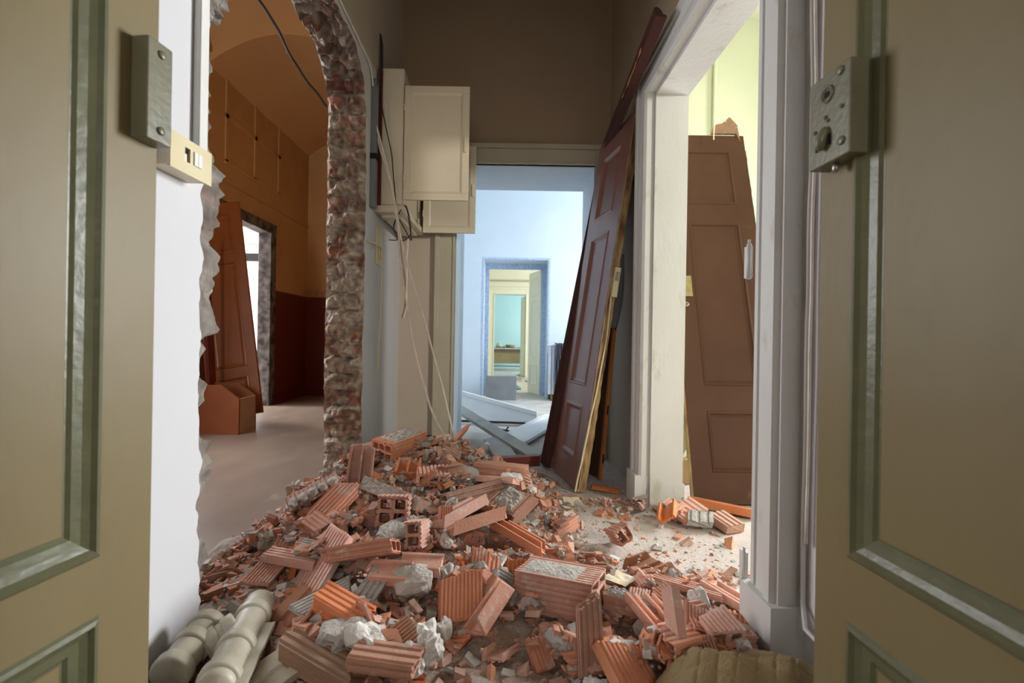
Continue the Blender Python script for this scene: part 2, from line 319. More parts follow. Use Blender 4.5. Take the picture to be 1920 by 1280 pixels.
def core_pt(u, s):
    i = int(round(u*(NP-1))); y, z = PATH[i]; ny, nz_ = pnorm(i); x = XL + (XL2-XL)*s
    ci, sd, joint, half = brick_at(i, s)
    env = min(1, min(s, 1-s)*9)
    near = 1 if (y < 1.6 and z < 2.46) else 0
    if near: base = .06 + .07*min(1, s*2.5) + (.035 if .9 < z < 1.42 or z > 1.9 else -.035)*1.0
    else: base = .012
    rec = -.030*(1-min(1, joint/.16)) + .030*(sd-.5) + .012*(abs(math.sin(ci*5.1+half*3))-.5)
    o = base + rec + .045*nv((x, y, z), 9, 4) + .038*nv((x, y, z), 22, 5) + (.030 if near else .016)*nv((x, y, z), 45, 6)
    o0 = edge_off(i, 0)*(1-s)+edge_off(i, 1)*s
    o = o0 + (o-o0)*env
    z2 = z+nz_*o
    if i in (0, NP-1): z2 = -.02
    return (x, y+ny*o, z2)
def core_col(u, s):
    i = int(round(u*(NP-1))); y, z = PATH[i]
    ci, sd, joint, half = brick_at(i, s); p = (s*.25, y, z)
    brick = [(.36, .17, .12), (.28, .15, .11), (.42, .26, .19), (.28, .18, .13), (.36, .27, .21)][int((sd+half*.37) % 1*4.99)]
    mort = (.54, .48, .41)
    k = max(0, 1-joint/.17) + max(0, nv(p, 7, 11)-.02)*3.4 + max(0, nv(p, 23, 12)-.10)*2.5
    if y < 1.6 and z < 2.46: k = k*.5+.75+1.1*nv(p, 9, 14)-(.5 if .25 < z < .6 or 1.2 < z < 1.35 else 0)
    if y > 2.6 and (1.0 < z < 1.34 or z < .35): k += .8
    k = min(1, max(0, k)); m_ = (1+.7*nv(p, 40, 13))*(.62 if z > 2.35 else 1)*(.45 if y < 1.6 else 1)  # lintel tint darkened: brown brick with its underside shade put into the colour
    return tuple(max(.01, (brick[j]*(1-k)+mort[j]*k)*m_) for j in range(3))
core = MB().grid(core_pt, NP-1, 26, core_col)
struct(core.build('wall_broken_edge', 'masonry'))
def face_poly(x, side, flip):
    lp = [(edge_pt(i, side)) for i in range(NP)]
    outer = [(.27, -.02)] + lp + [(D0+.02, -.02), (D0+.02, 4.3), (.27, 4.3)]
    mb = MB(); tris = geometry.tessellate_polygon([[Vector((p[0], p[1], 0)) for p in outer]])
    mb.v = [(x, p[0], p[1]) for p in outer]; mb.f = [tuple(t) for t in tris]; return mb
struct(face_poly(XL, 0, 0).build('wall_left', 'hall_left'))
struct(face_poly(XL2, 1, 1).build('wall_left_back', 'orange_wall'))
# end returns close the wall volume
struct(MB().box(XL2, XL, .20, .27, 0, 4.3).build('wall_left_end', 'hall_left'))
# ---------------------------------------------------------------- far hall wall, deep reveal of the blue doorway
DX0, DX1, DZ = -.452, .628, 2.285
struct(wall_cells('y', D0, D1, XL2, 1.1, 0, 4.3, [(DX0-.01, DX1+.01, -1, DZ+.01)]).build('wall_far', 'far_wall'))
rv = MB(); rv.box(DX0-.02, DX0, D0-.0, D1+.005, 0, DZ); rv.box(DX1, DX1+.02, D0, D1+.005, 0, DZ); rv.box(DX0-.02, DX1+.02, D0, D1+.005, DZ, DZ+.02)
struct(rv.build('trim_1', 'blue_white'))
def casing(name, x0, x1, zt, y, w, d, mat, plinth=.0):
    mb = MB()
    for (k, dd, ww) in ((0, d, w), (1, d*1.5, w*.25)):
        a = 0 if k == 0 else w*.78
        mb.box(x0-a-ww, x0-a, y-dd, y, 0, zt+a+ww); mb.box(x1+a, x1+a+ww, y-dd, y, 0, zt+a+ww); mb.box(x0-a, x1+a, y-dd+.0004, y, zt+a, zt+a+ww)
    mb.box(x0-.02, x0-.0, y-d*1.35, y, 0, zt); mb.box(x1, x1+.02, y-d*1.35, y, 0, zt); mb.box(x0-.019, x1+.019, y-d*1.36, y, zt, zt+.0205)
    return struct(mb.build(name, mat, bevel=.004))
casing('trim_2', DX0-.005, DX1+.005, DZ+.005, D0, .155, .035, 'casing_tan')
# crack line/cable over the door
# ---------------------------------------------------------------- right hall wall with doorway to the side room
RY0, RY1, RZ = 1.50, 2.66, 2.29
struct(wall_cells('x', XRl, XRl+.10, .27, D0+.02, 0, 4.3, [(RY0, RY1, -1, RZ)], SH).build('wall_right', 'white_wall'))
# thin tan skin past the doorway and above (the hall's beige paint)
mb = wall_cells('x', XRl-.004, XRl, RY0-.0, D0, 0, 4.3, [(RY0-.1, RY1, -1, RZ)], SH)
struct(mb.build('wall_right_paint', 'hall_wall'))
def rcasing():
    # profile across the casing (distance from opening, protrusion from wall) extruded around the opening
    prof = [(0, -.12), (0, .062), (.012, .075), (.03, .075), (.033, .068), (.045, .068), (.05, .078), (.10, .078), (.105, .088), (.135, .088), (.14, .07), (.15, .07), (.15, 0)]
    mb = MB(); pts = []
    for (a, p) in prof:
        ring = [(RY0-a, 0), (RY0-a, RZ+a), (RY1+a, RZ+a), (RY1+a, 0)]
        pts.append([(XRl-p-SH*y, y, z) for (y, z) in ring])
    for i in range(len(prof)-1):
        for j in range(3):
            k = len(mb.v); mb.v += [pts[i][j], pts[i][j+1], pts[i+1][j+1], pts[i+1][j]]; mb.f.append((k, k+1, k+2, k+3))
    # jamb lining behind, rebated
    for (ya, yb) in ((RY0-.0, RY0+.02), (RY1-.02, RY1)):
        mb.v += []; b2 = MB().box(XRl-.02, XRl+.16, ya, yb, 0, RZ); b2.v = [(v[0]-SH*v[1], v[1], v[2]) for v in b2.v]; mb.add(b2.v, b2.f)
    b2 = MB().box(XRl-.02, XRl+.16, RY0, RY1, RZ-.02, RZ); b2.v = [(v[0]-SH*v[1], v[1], v[2]) for v in b2.v]; mb.add(b2.v, b2.f)
    # plinth blocks
    for (ya, yb) in ((RY0-.165, RY0+.004), (RY1-.004, RY1+.165)):
        b2 = MB().box(XRl-.098, XRl, ya, yb, 0, .17); b2.v = [(v[0]-SH*v[1], v[1], v[2]) for v in b2.v]; mb.add(b2.v, b2.f)
    for (ya, yb) in ((RY0-.165, RY0+.024), (RY1-.024, RY1+.165)):
        b2 = MB().box(XRl-.02, XRl+.17, ya+(.004 if ya < 2 else 0), yb-(.004 if ya > 2 else 0), 0, .13); b2.v = [(v[0]-SH*v[1], v[1], v[2]) for v in b2.v]; mb.add(b2.v, b2.f)
    return mb
struct(rcasing().build('trim_3', 'casing'))
# hinges on the casing (empty, doors gone)
def hinge(y, z, label):
    x = XRl-.085-SH*y
    t = thing('hinge', label, 'hinge', loc=(x, y, z))
    MB().tube([(0, 0, -.055), (0, 0, .055)], .007, 10).build('barrel', 'casing', t, True)
    MB().box(0.0, .012, -.002, .03, -.05, .05).build('plate', 'casing', t)
    MB().tube([(0, 0, .055), (0, 0, .068)], .0045, 8).build('pin', 'casing', t, True)
pz = W(1399, 490, 1.51); hinge(1.508, pz.z, 'white painted hinge on the near door casing, high up')
pz = W(1393, 1065, 1.51); hinge(1.508, pz.z, 'white painted hinge low on the near door casing above rubble')
# cables down the wall beside the near casing
def shx(xl, y): return xl-SH*y
pts = []
for i in range(34):
    t = i/33; pts.append((shx(XRl-.012-.012*abs(nv((t*6, 0, 0), 1, 4)), 1.335), 1.325+.008*nv((t*5, 3, 0), 1, 2), 3.0*(1-t)+.19*t))
pts += [(shx(XRl-.03, 1.30), 1.29, .14), (shx(XRl-.02, 1.26), 1.24, .125), (shx(XRl-.008, 1.2), 1.195, .15)]
tag(MB().tube(pts, .0065, 7).build('wall_cable', 'casing', smooth=True), 'white painted cable running down beside the near door casing', 'cable')
pts2 = [(p[0]-.002, p[1]-.017, p[2]) for p in pts[:-5]]
tag(MB().tube(pts2, .0045, 6).build('wall_cable', 'wirewhite', smooth=True), 'thin dusty cable hanging straight next to the painted cable', 'cable')
t = thing('cable_outlet', 'small round white outlet low on the wall by the cable end', 'outlet', loc=(shx(XRl-.002, 1.19), 1.19, .16))
MB().tube([(0, 0, 0), (-.012, 0, 0), (-.014, 0, 0)], [.024, .02, .012], 14).build('cover', 'whiteplastic', t, True)
MB().tube([(-.013, 0, 0), (-.017, 0, 0)], .006, 8).build('cap', 'metal', t, True)
# ---------------------------------------------------------------- panelled door leaves
def panel_leaf(t, w, h, th, panels, mat, mouldmat=None, groovemat=None, prof=None, warp=0):
    """local: x 0..w, y 0..th (front at y=0), z 0..h; panels (x0,x1,z0,z1)"""
    prof = prof or [(0, 0), (.004, -.006), (.014, -.008), (.020, -.001), (.026, .006), (.040, .008), (.046, .012), (.05, .012)]
    mb = wall_cells('y', 0, th, 0, w, 0, h, panels)
    mb.build('frame', mat, t)
    for (x0, x1, z0, z1) in panels:
        ring = lambda a, y: [(x0+a, y, z0+a), (x1-a, y, z0+a), (x1-a, y, z1-a), (x0+a, y, z1-a)]
        mo = MB()
        for front in (1, -1):
            Y = lambda y: y if front == 1 else th-y
            for (a, b_) in zip(prof[:-1], prof[1:]):
                A = ring(a[0], Y(a[1])); B = ring(b_[0], Y(b_[1]))
                for j in range(4):
                    k = len(mo.v); mo.v += [A[j], A[(j+1) % 4], B[(j+1) % 4], B[j]]; mo.f.append((k, k+1, k+2, k+3))
        mm = mo.build('moulding', mouldmat or mat, t)
        a = prof[-1][0]; yy = prof[-1][1]
        MB().box(x0+a-.001, x1-a+.001, yy, th-yy, z0+a-.001, z1-a+.001).build('panel', mat, t)
# foreground leaves (open, hung on the front doorway)
def screw(t, p, ax, r=.006, mat='lockpaint', name='screw'):
    p = Vector(p); ax = Vector(ax); mb = MB().tube([p, p+ax*.003, p+ax*.0045], [r, r, r*.7], 12); mb.build(name, mat, t, True)
TH = .042
fe = Vector((-.722, .967, .012)); dL = Vector((-.118, -.993, 0)).normalized(); nL = Vector((0, 0, 1)).cross(dL)
tL = struct(thing('door_1', None, None, mat=frame(fe-nL*TH, dL, (0, 0, 1))))
gp = [(0, 0), (.005, -.005), (.013, -.007), (.019, 0), (.030, .006), (.046, .008), (.052, .013), (.056, .013)]
panel_leaf(tL, .61, 2.5, TH, [(.105, .50, .49, 1.98), (.105, .50, .12, .385), (.105, .50, 2.08, 2.40)], 'olive', 'olive_groove', prof=gp)
b = MB().box(.004, .060, TH, TH+.036, 1.262, 1.455).build('lock_box', 'lockpaint', tL, bevel=.002)
for z in (1.285, 1.432): screw(tL, (.030, TH+.036, z), (0, 1, 0), .008)
fe = Vector((.622, .972, .012)); dR = Vector((.056, -.998, 0)).normalized()
tR = struct(thing('door_2', None, None, mat=frame(fe, dR, (0, 0, 1))))
panel_leaf(tR, .62, 2.5, TH, [(.085, .50, .50, 1.98), (.085, .50, .12, .385), (.085, .50, 2.08, 2.40)], 'olive', 'olive_groove', prof=gp)
lk = MB().box(.012, .118, -.036, 0, 1.235, 1.405).build('lock_box', 'lockpaint', tR, bevel=.002)
mb = MB()
for (ro, ri, y0_, y1_) in ((.016, .012, -.036, -.0395), (.0105, .0085, -.036, -.038)):
    for k in range(20):
        a, b_ = 2*PI*k/20, 2*PI*(k+1)/20; P = lambda r, t_, y: (.062+r*math.cos(t_), y, 1.365+r*math.sin(t_))
        q = len(mb.v); mb.v += [P(ro, a, y1_), P(ro, b_, y1_), P(ri, b_, y1_), P(ri, a, y1_), P(ro, a, y0_), P(ro, b_, y0_), P(ri, a, y0_), P(ri, b_, y0_)]
        mb.f += [(q, q+1, q+2, q+3), (q, q+4, q+5, q+1), (q+3, q+2, q+7, q+6)]
mb.build('spindle_ring', 'lockpaint', tR, True)
MB().box(.057, .067, -.0375, -.035, 1.360, 1.370).build('spindle_hole', 'darkhole', tR)
for p in ((.095, 1.392), (.10, 1.262)): screw(tR, (p[0], -.036, p[1]), (0, -1, 0), .008)
for p in ((.058, 1.323), (.064, 1.315), (.10, 1.325), (.030, 1.305), (.035, 1.268)): screw(tR, (p[0], -.036, p[1]), (0, -1, 0), .0035, name='rivet')
kh = MB(); kh.tube([(.062, -.0365, 1.300), (.060, -.040, 1.296), (.057, -.045, 1.280), (.055, -.045, 1.268), (.054, -.041, 1.262)], [.006, .008, .0095, .009, .005], 12)
kh.build('keyhole_cover', 'lockpaint', tR, True)
MB().box(.066, .073, -.0372, -.035, 1.268, 1.288).build('keyhole', 'darkhole', tR)
MB().tube([(.062, -.018, 1.236), (.062, -.018, 1.224), (.064, -.018, 1.221)], [.006, .006, .004], 10).build('bolt_knob', 'metal', tR, True)
# crown of the left stub: switch box and white trunking
t = thing('light_switch', 'yellowed ivory switch box with a broken rocker on the white stub wall', 'light switch', loc=(XL, 1.21, 1.36))
MB().box(0, .052, -.035, .115, -.04, .04).build('back_box', 'cab', t, bevel=.004)
pl = wall_cells('x', .052, .060, -.04, .12, -.045, .045, [(.012, .032, -.014, .022), (.044, .076, -.014, .022)])
pl.build('face_plate', 'ivory', t)
MB().box(.040, .054, .013, .031, -.013, .021).build('rocker', 'darkhole', t)
MB().box(.050, .058, .013, .022, -.013, .006).build('rocker', 'whiteplastic', t)
for (a, b_) in ((.0445, .0595), (.0605, .0755)): MB().box(.045, .0635, a, b_, -.0135, .0215).build('rocker', 'whiteplastic', t, bevel=.001)
tr = MB().box(XL, XL+.022, 1.335, 1.372, 1.405, 4.25).build('cable_trunking', 'whiteplastic', bevel=.003)
tag(tr, 'white plastic cable trunking rising from the ivory switch box', 'cable trunking')
# thin cable along the top edge of the opening
pts = [(XL+.008, y, 2.60+.012*math.sin(y*4)-.012*(y > 2.7)) for y in np.linspace(1.5, 2.86, 24)] + [(XL+.01, 2.95, 2.55), (XL+.01, 2.98, 2.47)]
tag(MB().tube(pts, .006, 6).build('ceiling_cable', 'wirewhite', smooth=True), 'pale cable stretched along the top edge of the knocked out opening', 'cable')
pts = [(XL+.03, 2.99, 2.47), (XL+.05, 3.0, 2.60), (XL+.05, 2.99, 2.78), (XL+.035, 3.04, 2.83), (XL+.03, 3.1, 2.80), (XL+.028, 3.12, 2.62), (XL+.03, 3.08, 2.5)]
tag(MB().tube(pts, .007, 6).build('cable_loop', 'wiregrey', smooth=True), 'short dark cable loop above the meter cabinet corner', 'cable')
# grey duct beside the pier
t = thing('wall_duct', 'grey vertical duct strapped to the wall between pier and cabinet', 'duct', loc=(XL, 3.0, 1.72))
MB().box(0, .035, -.02, .03, 0, .80).build('duct', 'duct', t, bevel=.004)
MB().box(-.005, .042, -.024, .034, .30, .335).build('strap', 'darkhole', t)
# ---------------------------------------------------------------- meter cabinet on the left wall, two doors hanging open
t = thing('meter_cabinet', 'cream painted wall cabinet hanging open above the rubble, full of cables', 'cabinet', loc=(XL+.002, 3.10, 1.72))
WX = .172; LY = .64; HZ = .93; th = .02
mb = MB()
mb.box(0.036, WX, 0, th, .05, HZ); mb.box(0, WX, LY-th, LY, .05, HZ); mb.box(0, WX-.002, .002, LY-.002, .051, .07); mb.box(0, WX-.002, .002, LY-.002, HZ-th, HZ-.001)
mb.box(.001, .01, .003, LY-.003, .052, HZ-.003); mb.box(WX-.02, WX+.002, .003, .03, .052, HZ-.004); mb.box(WX-.02, WX+.002, LY-.03, LY-.003, .052, HZ-.004); mb.box(WX-.019, WX+.003, .004, LY-.004, HZ-.05, HZ-.005)
mb.build('body', 'cab', t, bevel=.003)
MB().box(.008, .036, -.012, .03, .04, HZ-.01).build('red_batten', 'redwood', t, label='dark red batten')
MB().box(-.0, WX+.02, -.012, LY+.02, 0, .045).build('plinth', 'cab', t, bevel=.003)
MB().box(.03, WX-.02, .05, LY-.05, -.022, 0).build('bottom_panel', 'cab', t, bevel=.002)
def cdoor(y, z0, h, w, x0, hy):
    m4 = Matrix.Translation((x0, hy, z0))
    d = wall_cells('y', 0, .019, 0, w, 0, h, [(.045, w-.045, .045, h-.045)])
    d.v = [m4 @ Vector(v) for v in d.v]
    o = d.build('door', 'cab', t, bevel=.002)
    p = MB().box(.043, w-.043, .006, .014, .043, h-.043, m4).build('door_panel', 'cab', o)
    pr = MB()
    for (a, y_) in ((.045, .0), (.060, .006)): pass
    ra = [(.045, 0, .045), (w-.045, 0, .045), (w-.045, 0, h-.045), (.045, 0, h-.045)]; rb = [(.058, .006, .058), (w-.058, .006, .058), (w-.058, .006, h-.058), (.058, .006, h-.058)]
    for j in range(4):
        k = len(pr.v); pr.v += [m4 @ Vector(q) for q in (ra[j], ra[(j+1) % 4], rb[(j+1) % 4], rb[j])]; pr.f.append((k, k+1, k+2, k+3))
    pr.build('moulding', 'cab', o)
    kb = MB().box(w-.030, w-.016, -.012, .0, h*.42, h*.56, m4).build('catch', 'cab', o, bevel=.002)
    for zz in (.12, h-.16): MB().tube([m4 @ Vector((0, .0, zz)), m4 @ Vector((0, .0, zz+.05))], .006, 8).build('hinge', 'cab', o, True)
    return o
cdoor(0, .082, .735, .418, WX+.01, -.008)
cdoor(0, .002, .665, .40, WX+.03, LY-.07)
# cables hanging out of the cabinet
def wob(pts, n_=40, a=.006, seed=0):
    pts = [Vector(p) for p in pts]; out = []
    for i in range(n_+1):
        u = i/n_*(len(pts)-1); k = min(int(u), len(pts)-2); f = u-k
        p0 = pts[max(k-1, 0)]; p1 = pts[k]; p2 = pts[k+1]; p3 = pts[min(k+2, len(pts)-1)]
        q = .5*((2*p1)+(p2-p0)*f+(2*p0-5*p1+4*p2-p3)*f*f+(3*p1-p0-3*p2+p3)*f**3)
        q += Vector((nv(q, 6, seed), nv(q, 6, seed+5), nv(q, 6, seed+9)))*a; out.append(q)
    return out
def cable(name, pts, r, mat, label, a=.006, seed=0, n_=48):
    return tag(MB().tube(wob(pts, n_, a, seed), r, 6).build(name, mat, smooth=True), label, 'cable')
cable('hanging_cable', [W(693, 205, 3.02), W(722, 310, 3.02), W(742, 400, 3.02), W(755, 520, 2.95), W(775, 640, 2.9), W(800, 740, 2.85), W(832, 815, 2.8), W(862, 858, 2.75)], .0068, 'wirewhite', 'pale cable falling to the rubble in the lower of two long slack lines', seed=1)
cable('hanging_cable', [W(700, 215, 3.0), W(735, 350, 2.98), W(757, 470, 2.95), W(790, 580, 2.92), W(820, 690, 2.9), W(845, 790, 2.85), W(862, 856, 2.8)], .0065, 'wirewhite', 'pale cable falling to the rubble in the upper of two long straight lines', a=.003, seed=2)
cable('hanging_cable', [W(712, 140, 3.08), W(716, 200, 3.06), W(735, 300, 3.05), W(742, 385, 3.05)], .004, 'wiregrey', 'thin dark cable hanging over the near side of the cream cabinet', seed=3)
cable('hanging_cable', [W(722, 190, 3.07), W(730, 260, 3.06), W(744, 360, 3.06)], .004, 'wirewhite', 'thin pale cable over the near side of the cabinet, beside the dark one', seed=8)
cable('cable_coil', [W(760, 385, 3.05), W(768, 410, 3.05), W(770, 440, 3.05), W(752, 452, 3.08), W(738, 430, 3.1), W(745, 410, 3.08), W(760, 430, 3.05), W(772, 450, 3.02), W(764, 400, 3.02), W(757, 385, 3.05)], .0032, 'wiregrey', 'tangled coil of thin dark wires dangling under the cabinet', seed=4)
cable('cable_coil', [W(757, 385, 3.1), W(748, 400, 3.08), W(738, 425, 3.06), W(745, 448, 3.05), W(728, 449, 3.06)], .0032, 'wiregrey', 'short bent dark wire end sticking toward the pier under the cabinet', seed=5)
cable('hanging_cable', [W(764, 438, 3.70), W(763, 520, 3.77), W(762, 570, 3.785), W(757, 595, 3.785)], .006, 'wirewhite', 'short frayed cable end hanging against the beige end wall', seed=6)
cable('wall_wire', [W(722, 414, 3.1), W(748, 440, 3.45)], .004, 'wiregrey', 'taut dark wire running along the cabinet underside to the corner', a=.001, seed=7)
cable('door_head_cable', [W(893, 271, 3.785), W(960, 276, 3.785), W(975, 279, 3.785), W(1000, 275, 3.785), W(1122, 280, 3.785)], .004, 'wiregrey', 'thin dark cable along the top of the beige casing of the blue doorway', a=.002, seed=51)
# ivory back plate with hanging flex on the left wall by the pier
p = Vector((XL, 0, 0)); py_ = 3.19
t = thing('junction_plate', 'ivory wooden back plate on the wall beside the broken pier', 'wall plate', loc=(XL, 3.17, 1.41))
MB().box(0, .012, -.045, .045, -.02, .23).build('plate', 'ivory', t, bevel=.003)
MB().box(.012, .022, -.015, .015, .02, .2).build('cover_strip', 'ivory', t, bevel=.003)
cable('wall_cable', [(XL-.0, 2.93, 1.50), (XL+.03, 3.05, 1.505), (XL+.035, 3.15, 1.50), (XL+.03, 3.175, 1.47), (XL+.03, 3.17, 1.30), (XL+.03, 3.17, 1.1), (XL+.025, 3.15, .85), (XL+.025, 3.13, .71), (XL+.03, 3.12, .67)], .0055, 'ivory', 'ivory flex hanging down from the ivory back plate, frayed at its end', a=.008, seed=11)
# ---------------------------------------------------------------- orange room
OX = -3.22
struct(wall_cells('x', OX-.12, OX, -2.2, 7.6, 0, 5.0, [(5.20, 6.42, -1, 2.33), (2.7, 4.1, 1.0, 2.8)]).build('wall_orange_left', 'orange_wall'))
struct(MB().box(OX-.1, XL2+.02, 7.5, 7.6, 0, 5.0).build('wall_orange_end', 'orange_wall'))
struct(wall_cells('y', -2.2, -2.1, OX, -1.0, 0, 5.0, [(-2.8, -1.6, 1.1, 2.9)]).build('wall_orange_back', 'orange_wall'))
struct(MB().box(XL2, XL2+.06, D0, 7.6, 0, 5.0).build('wall_orange_right', 'orange_wall'))
struct(MB().box(XL2-.02, XL2, -2.2, .27, 0, 5.0).build('wall_orange_right', 'orange_wall'))
struct(MB().box(XL2-.001, XL2+.03, -2.2, 4.0, 4.28, 5.0).build('wall_orange_right', 'orange_wall'))
arch = lambda x: 4.06-.30*((x+2.4)/.8)**2*.64/.64*1.0 if True else 0
ax = np.linspace(OX, XL2, 30)
mb = MB()
for a, b_ in zip(ax[:-1], ax[1:]):
    za, zb = arch(a), arch(b_)
    mb.add([(a, 5.0, za), (b_, 5.0, zb), (b_, 5.0, 5.0), (a, 5.0, 5.0)], [(0, 1, 2, 3)])
    mb.add([(a, 5.0, za), (b_, 5.0, zb), (b_, 7.55, zb), (a, 7.55, za)], [(0, 1, 2, 3)])
struct(mb.build('ceiling_vault', 'orange_ceiling'))
# blind window panels pressed in the orange wall
mb = MB()
def strip(y0, y1, z0, z1, d=.012): mb.box(OX-.005, OX+d, y0, y1, z0, z1)
for y in (5.35, 5.95, 6.55): strip(y-.03, y+.03, 2.85, 3.80)
for z in (2.85, 3.36, 3.80): strip(5.32, 6.58, z-.03, z+.03)
strip(4.4, 7.5, 2.62, 2.65, .02); strip(4.4, 7.5, 3.86, 3.92, .05)
struct(mb.build('trim_4', 'orange_wall', bevel=.006))
mb = MB()   # dark door frame
for (y0, y1, z0, z1) in ((6.32, 6.46, 0, 2.38), (5.16, 5.28, 0, 2.38), (5.165, 6.455, 2.27, 2.40)): mb.box(OX-.14-z0*.001, OX+.03+z0*.002, y0, y1, z0, z1)
struct(mb.build('trim_5', pm('stripped dark plaster frame', (.03, .022, .018), (.20, .18, .17), 9, rough=.8, bump=.5), bevel=.006))
struct(MB().box(OX, OX+.02, 6.46, 7.5, 0, .12).build('baseboard_orange', 'redwood'))
# white room beyond
struct(MB().box(-7.1, -7.0, 4.0, 8.2, 0, 3.3).build('wall_white_left', 'white_wall'))
struct(MB().box(-7.0, OX-.12, 8.1, 8.2, 0, 3.3).build('wall_white_far', 'white_wall'))
struct(MB().box(-7.0, OX-.12, 3.9, 4.0, 0, 3.3).build('wall_white_near', 'white_wall'))
mb = MB().box(-7.0, OX-.14, 8.02, 8.1, 2.18, 2.30)
struct(mb.build('trim_6', 'darkhole'))
mb = MB().box(-7.0, OX-.14, 8.0, 8.1, 2.45, 2.62); struct(mb.build('trim_7', 'casing_tan'))
# leaning orange door in the orange room
O = W(437, 795, 4.75); O.z = .01
bl = W(492, 790, 4.85); bl.z = 0.05; tl = W(447, 392, 5.15)
up = (tl-bl).normalized(); wv = Vector((-.97, -.1, 0)).normalized()
t = thing('leaning_door', 'orange brown panelled door leaning in the orange painted room', 'door', mat=frame2(bl+wv*.50, -wv, up))
H_ = (tl-bl).length
panel_leaf(t, .50, H_, .04, [(.09, .41, .12, .40), (.09, .41, .50, 1.62), (.09, .41, 1.72, H_-.12)], 'orange_door')
pz2 = W(384, 790, 4.75); pz2.z = .01
mb = MB().beam(W(398, 745, 4.66), W(382, 440, 4.74), .03, .10, (0, 1, 0)); tag(mb.build('leaning_plank', 'redwood'), 'dark red plank leaning beside the orange brown door', 'plank')
# bin
a = G(447, 815); a.z = 0
t = thing('storage_bin', 'open topped orange wooden bin with a sloping front standing in the orange room', 'bin', loc=(a.x, a.y, 0))
mb = MB(); w_ = .42
mb.poly([[(-w_, 0), (0, 0), (0, .33), (-.17, .455), (-w_, .455)]], lambda x, z: 0, lambda x, z: .02); mb.build('side_board', 'bin', t)
mb = MB(); mb.poly([[(-w_, 0), (0, 0), (0, .33), (-.17, .455), (-w_, .455)]], lambda x, z: .28, lambda x, z: .30); mb.build('side_board', 'bin', t)
MB().box(-.02, 0, .02, .28, 0, .33).build('front_board', 'tablefront', t); MB().box(-w_, -w_+.02, .02, .28, 0, .455).build('back_board', 'bin', t); MB().box(-w_+.02, -.02, .02, .28, 0.002, .02).build('bottom_board', 'bin', t)
cable('ceiling_wire', [W(478, -10, 3.4), W(520, 55, 3.7), W(560, 130, 4.0), W(625, 215, 4.6)], .012, 'wiregrey', 'black wire crossing under the orange ceiling', a=.01, seed=21)
# ---------------------------------------------------------------- blue room
BY = 7.57
struct(wall_cells('y', BY, BY+.55, -1.07, 3.5, 0, 3.6, [(-.463, .563, -1, 2.20)]).build('wall_blue_far', 'blue_wall'))
struct(MB().box(-1.07, -.97, D1, BY, 0, 3.6).build('wall_blue_left', 'blue_wall'))
struct(wall_cells('x', 3.4, 3.5, D1, BY, 0, 3.6, [(5.3, 6.9, .9, 2.9)]).build('wall_blue_right', 'blue_wall'))
struct(wall_cells('y', D1, D1+.02, -1.0, .99, 0, 3.6, [(DX0-.01, DX1+.01, -1, DZ+.01)]).build('wall_blue_near', 'blue_wall'))
struct(MB().box(.82, .96, D1-.1, 5.13, 0, 3.6).box(.82, 3.5, 5.121, 5.16, 0, 3.6).build('wall_blue_corner', 'blue_wall'))
mb = MB()
for (x0, x1, z0, z1) in ((-.485, -.455, 0, 2.22), (.555, .585, 0, 2.22), (-.4549, .5549, 2.19, 2.2201)): mb.box(x0, x1, BY-.004, BY+.02, z0, z1)
for (x0, x1, z0, z1) in ((-.463, -.40, 0, 2.2), (.495, .563, 0, 2.2), (-.3999, .4949, 2.115, 2.2)): mb.box(x0, x1, BY+.47, BY+.55, z0, z1)
struct(mb.build('trim_8', 'blue_edge'))
# door leaf in second doorway
a = Vector((.485, 8.10, .01)); dv = Vector((-.16, .42, 0))
t = struct(thing('door_3', None, None, mat=frame(a+Vector((.02, 0, 0)), dv, (0, 0, 1))))
panel_leaf(t, .50, 2.10, .04, [(.08, .42, .15, .50), (.08, .42, .62, 1.60), (.08, .42, 1.68, 2.0)], 'cream_green', 'cream_green')
# green room and its far doorway
GY = 12.2
struct(wall_cells('y', GY, GY+.15, -2.0, 3.2, 0, 3.5, [(-.46, .34, -1, 2.09)]).build('wall_green_far', 'cream_green'))
struct(MB().box(-2.0, -1.9, 8.1, 16.3, 0, 3.5).build('wall_green_left', 'cream_green'))
struct(wall_cells('x', 3.1, 3.2, 8.1, 16.3, 0, 3.5, [(9.4, 11.0, .9, 2.9), (13.4, 15.0, .9, 2.9)]).build('wall_green_right', 'cream_green'))
struct(wall_cells('y', 8.12, 8.14, -2.0, 3.2, 0, 3.5, [(-.405, .50, -1, 2.12)]).build('wall_green_near', 'cream_green'))
casing('trim_9', -.46, .34, 2.09, GY, .17, .04, 'cream_green')
struct(MB().box(-1.9, 3.1, GY-.03, GY, 2.42, 2.46).build('trim_10', 'casing_tan'))
t = struct(thing('door_4', None, None, mat=frame((.35, GY+.15, .01), (-.1, .5, 0), (0, 0, 1))))
panel_leaf(t, .45, 2.06, .04, [(.08, .37, .15, .50), (.08, .37, .62, 1.60), (.08, .37, 1.68, 1.95)], 'cream_green')
struct(MB().box(-2.0, 3.2, 16.1, 16.3, 0, 3.3).build('wall_teal_far', 'teal_wall'))
struct(wall_cells('y', GY+.15, GY+.17, -1.9, 3.1, 0, 3.3, [(-.46, .34, -1, 2.09)]).build('wall_teal_near', 'teal_wall'))
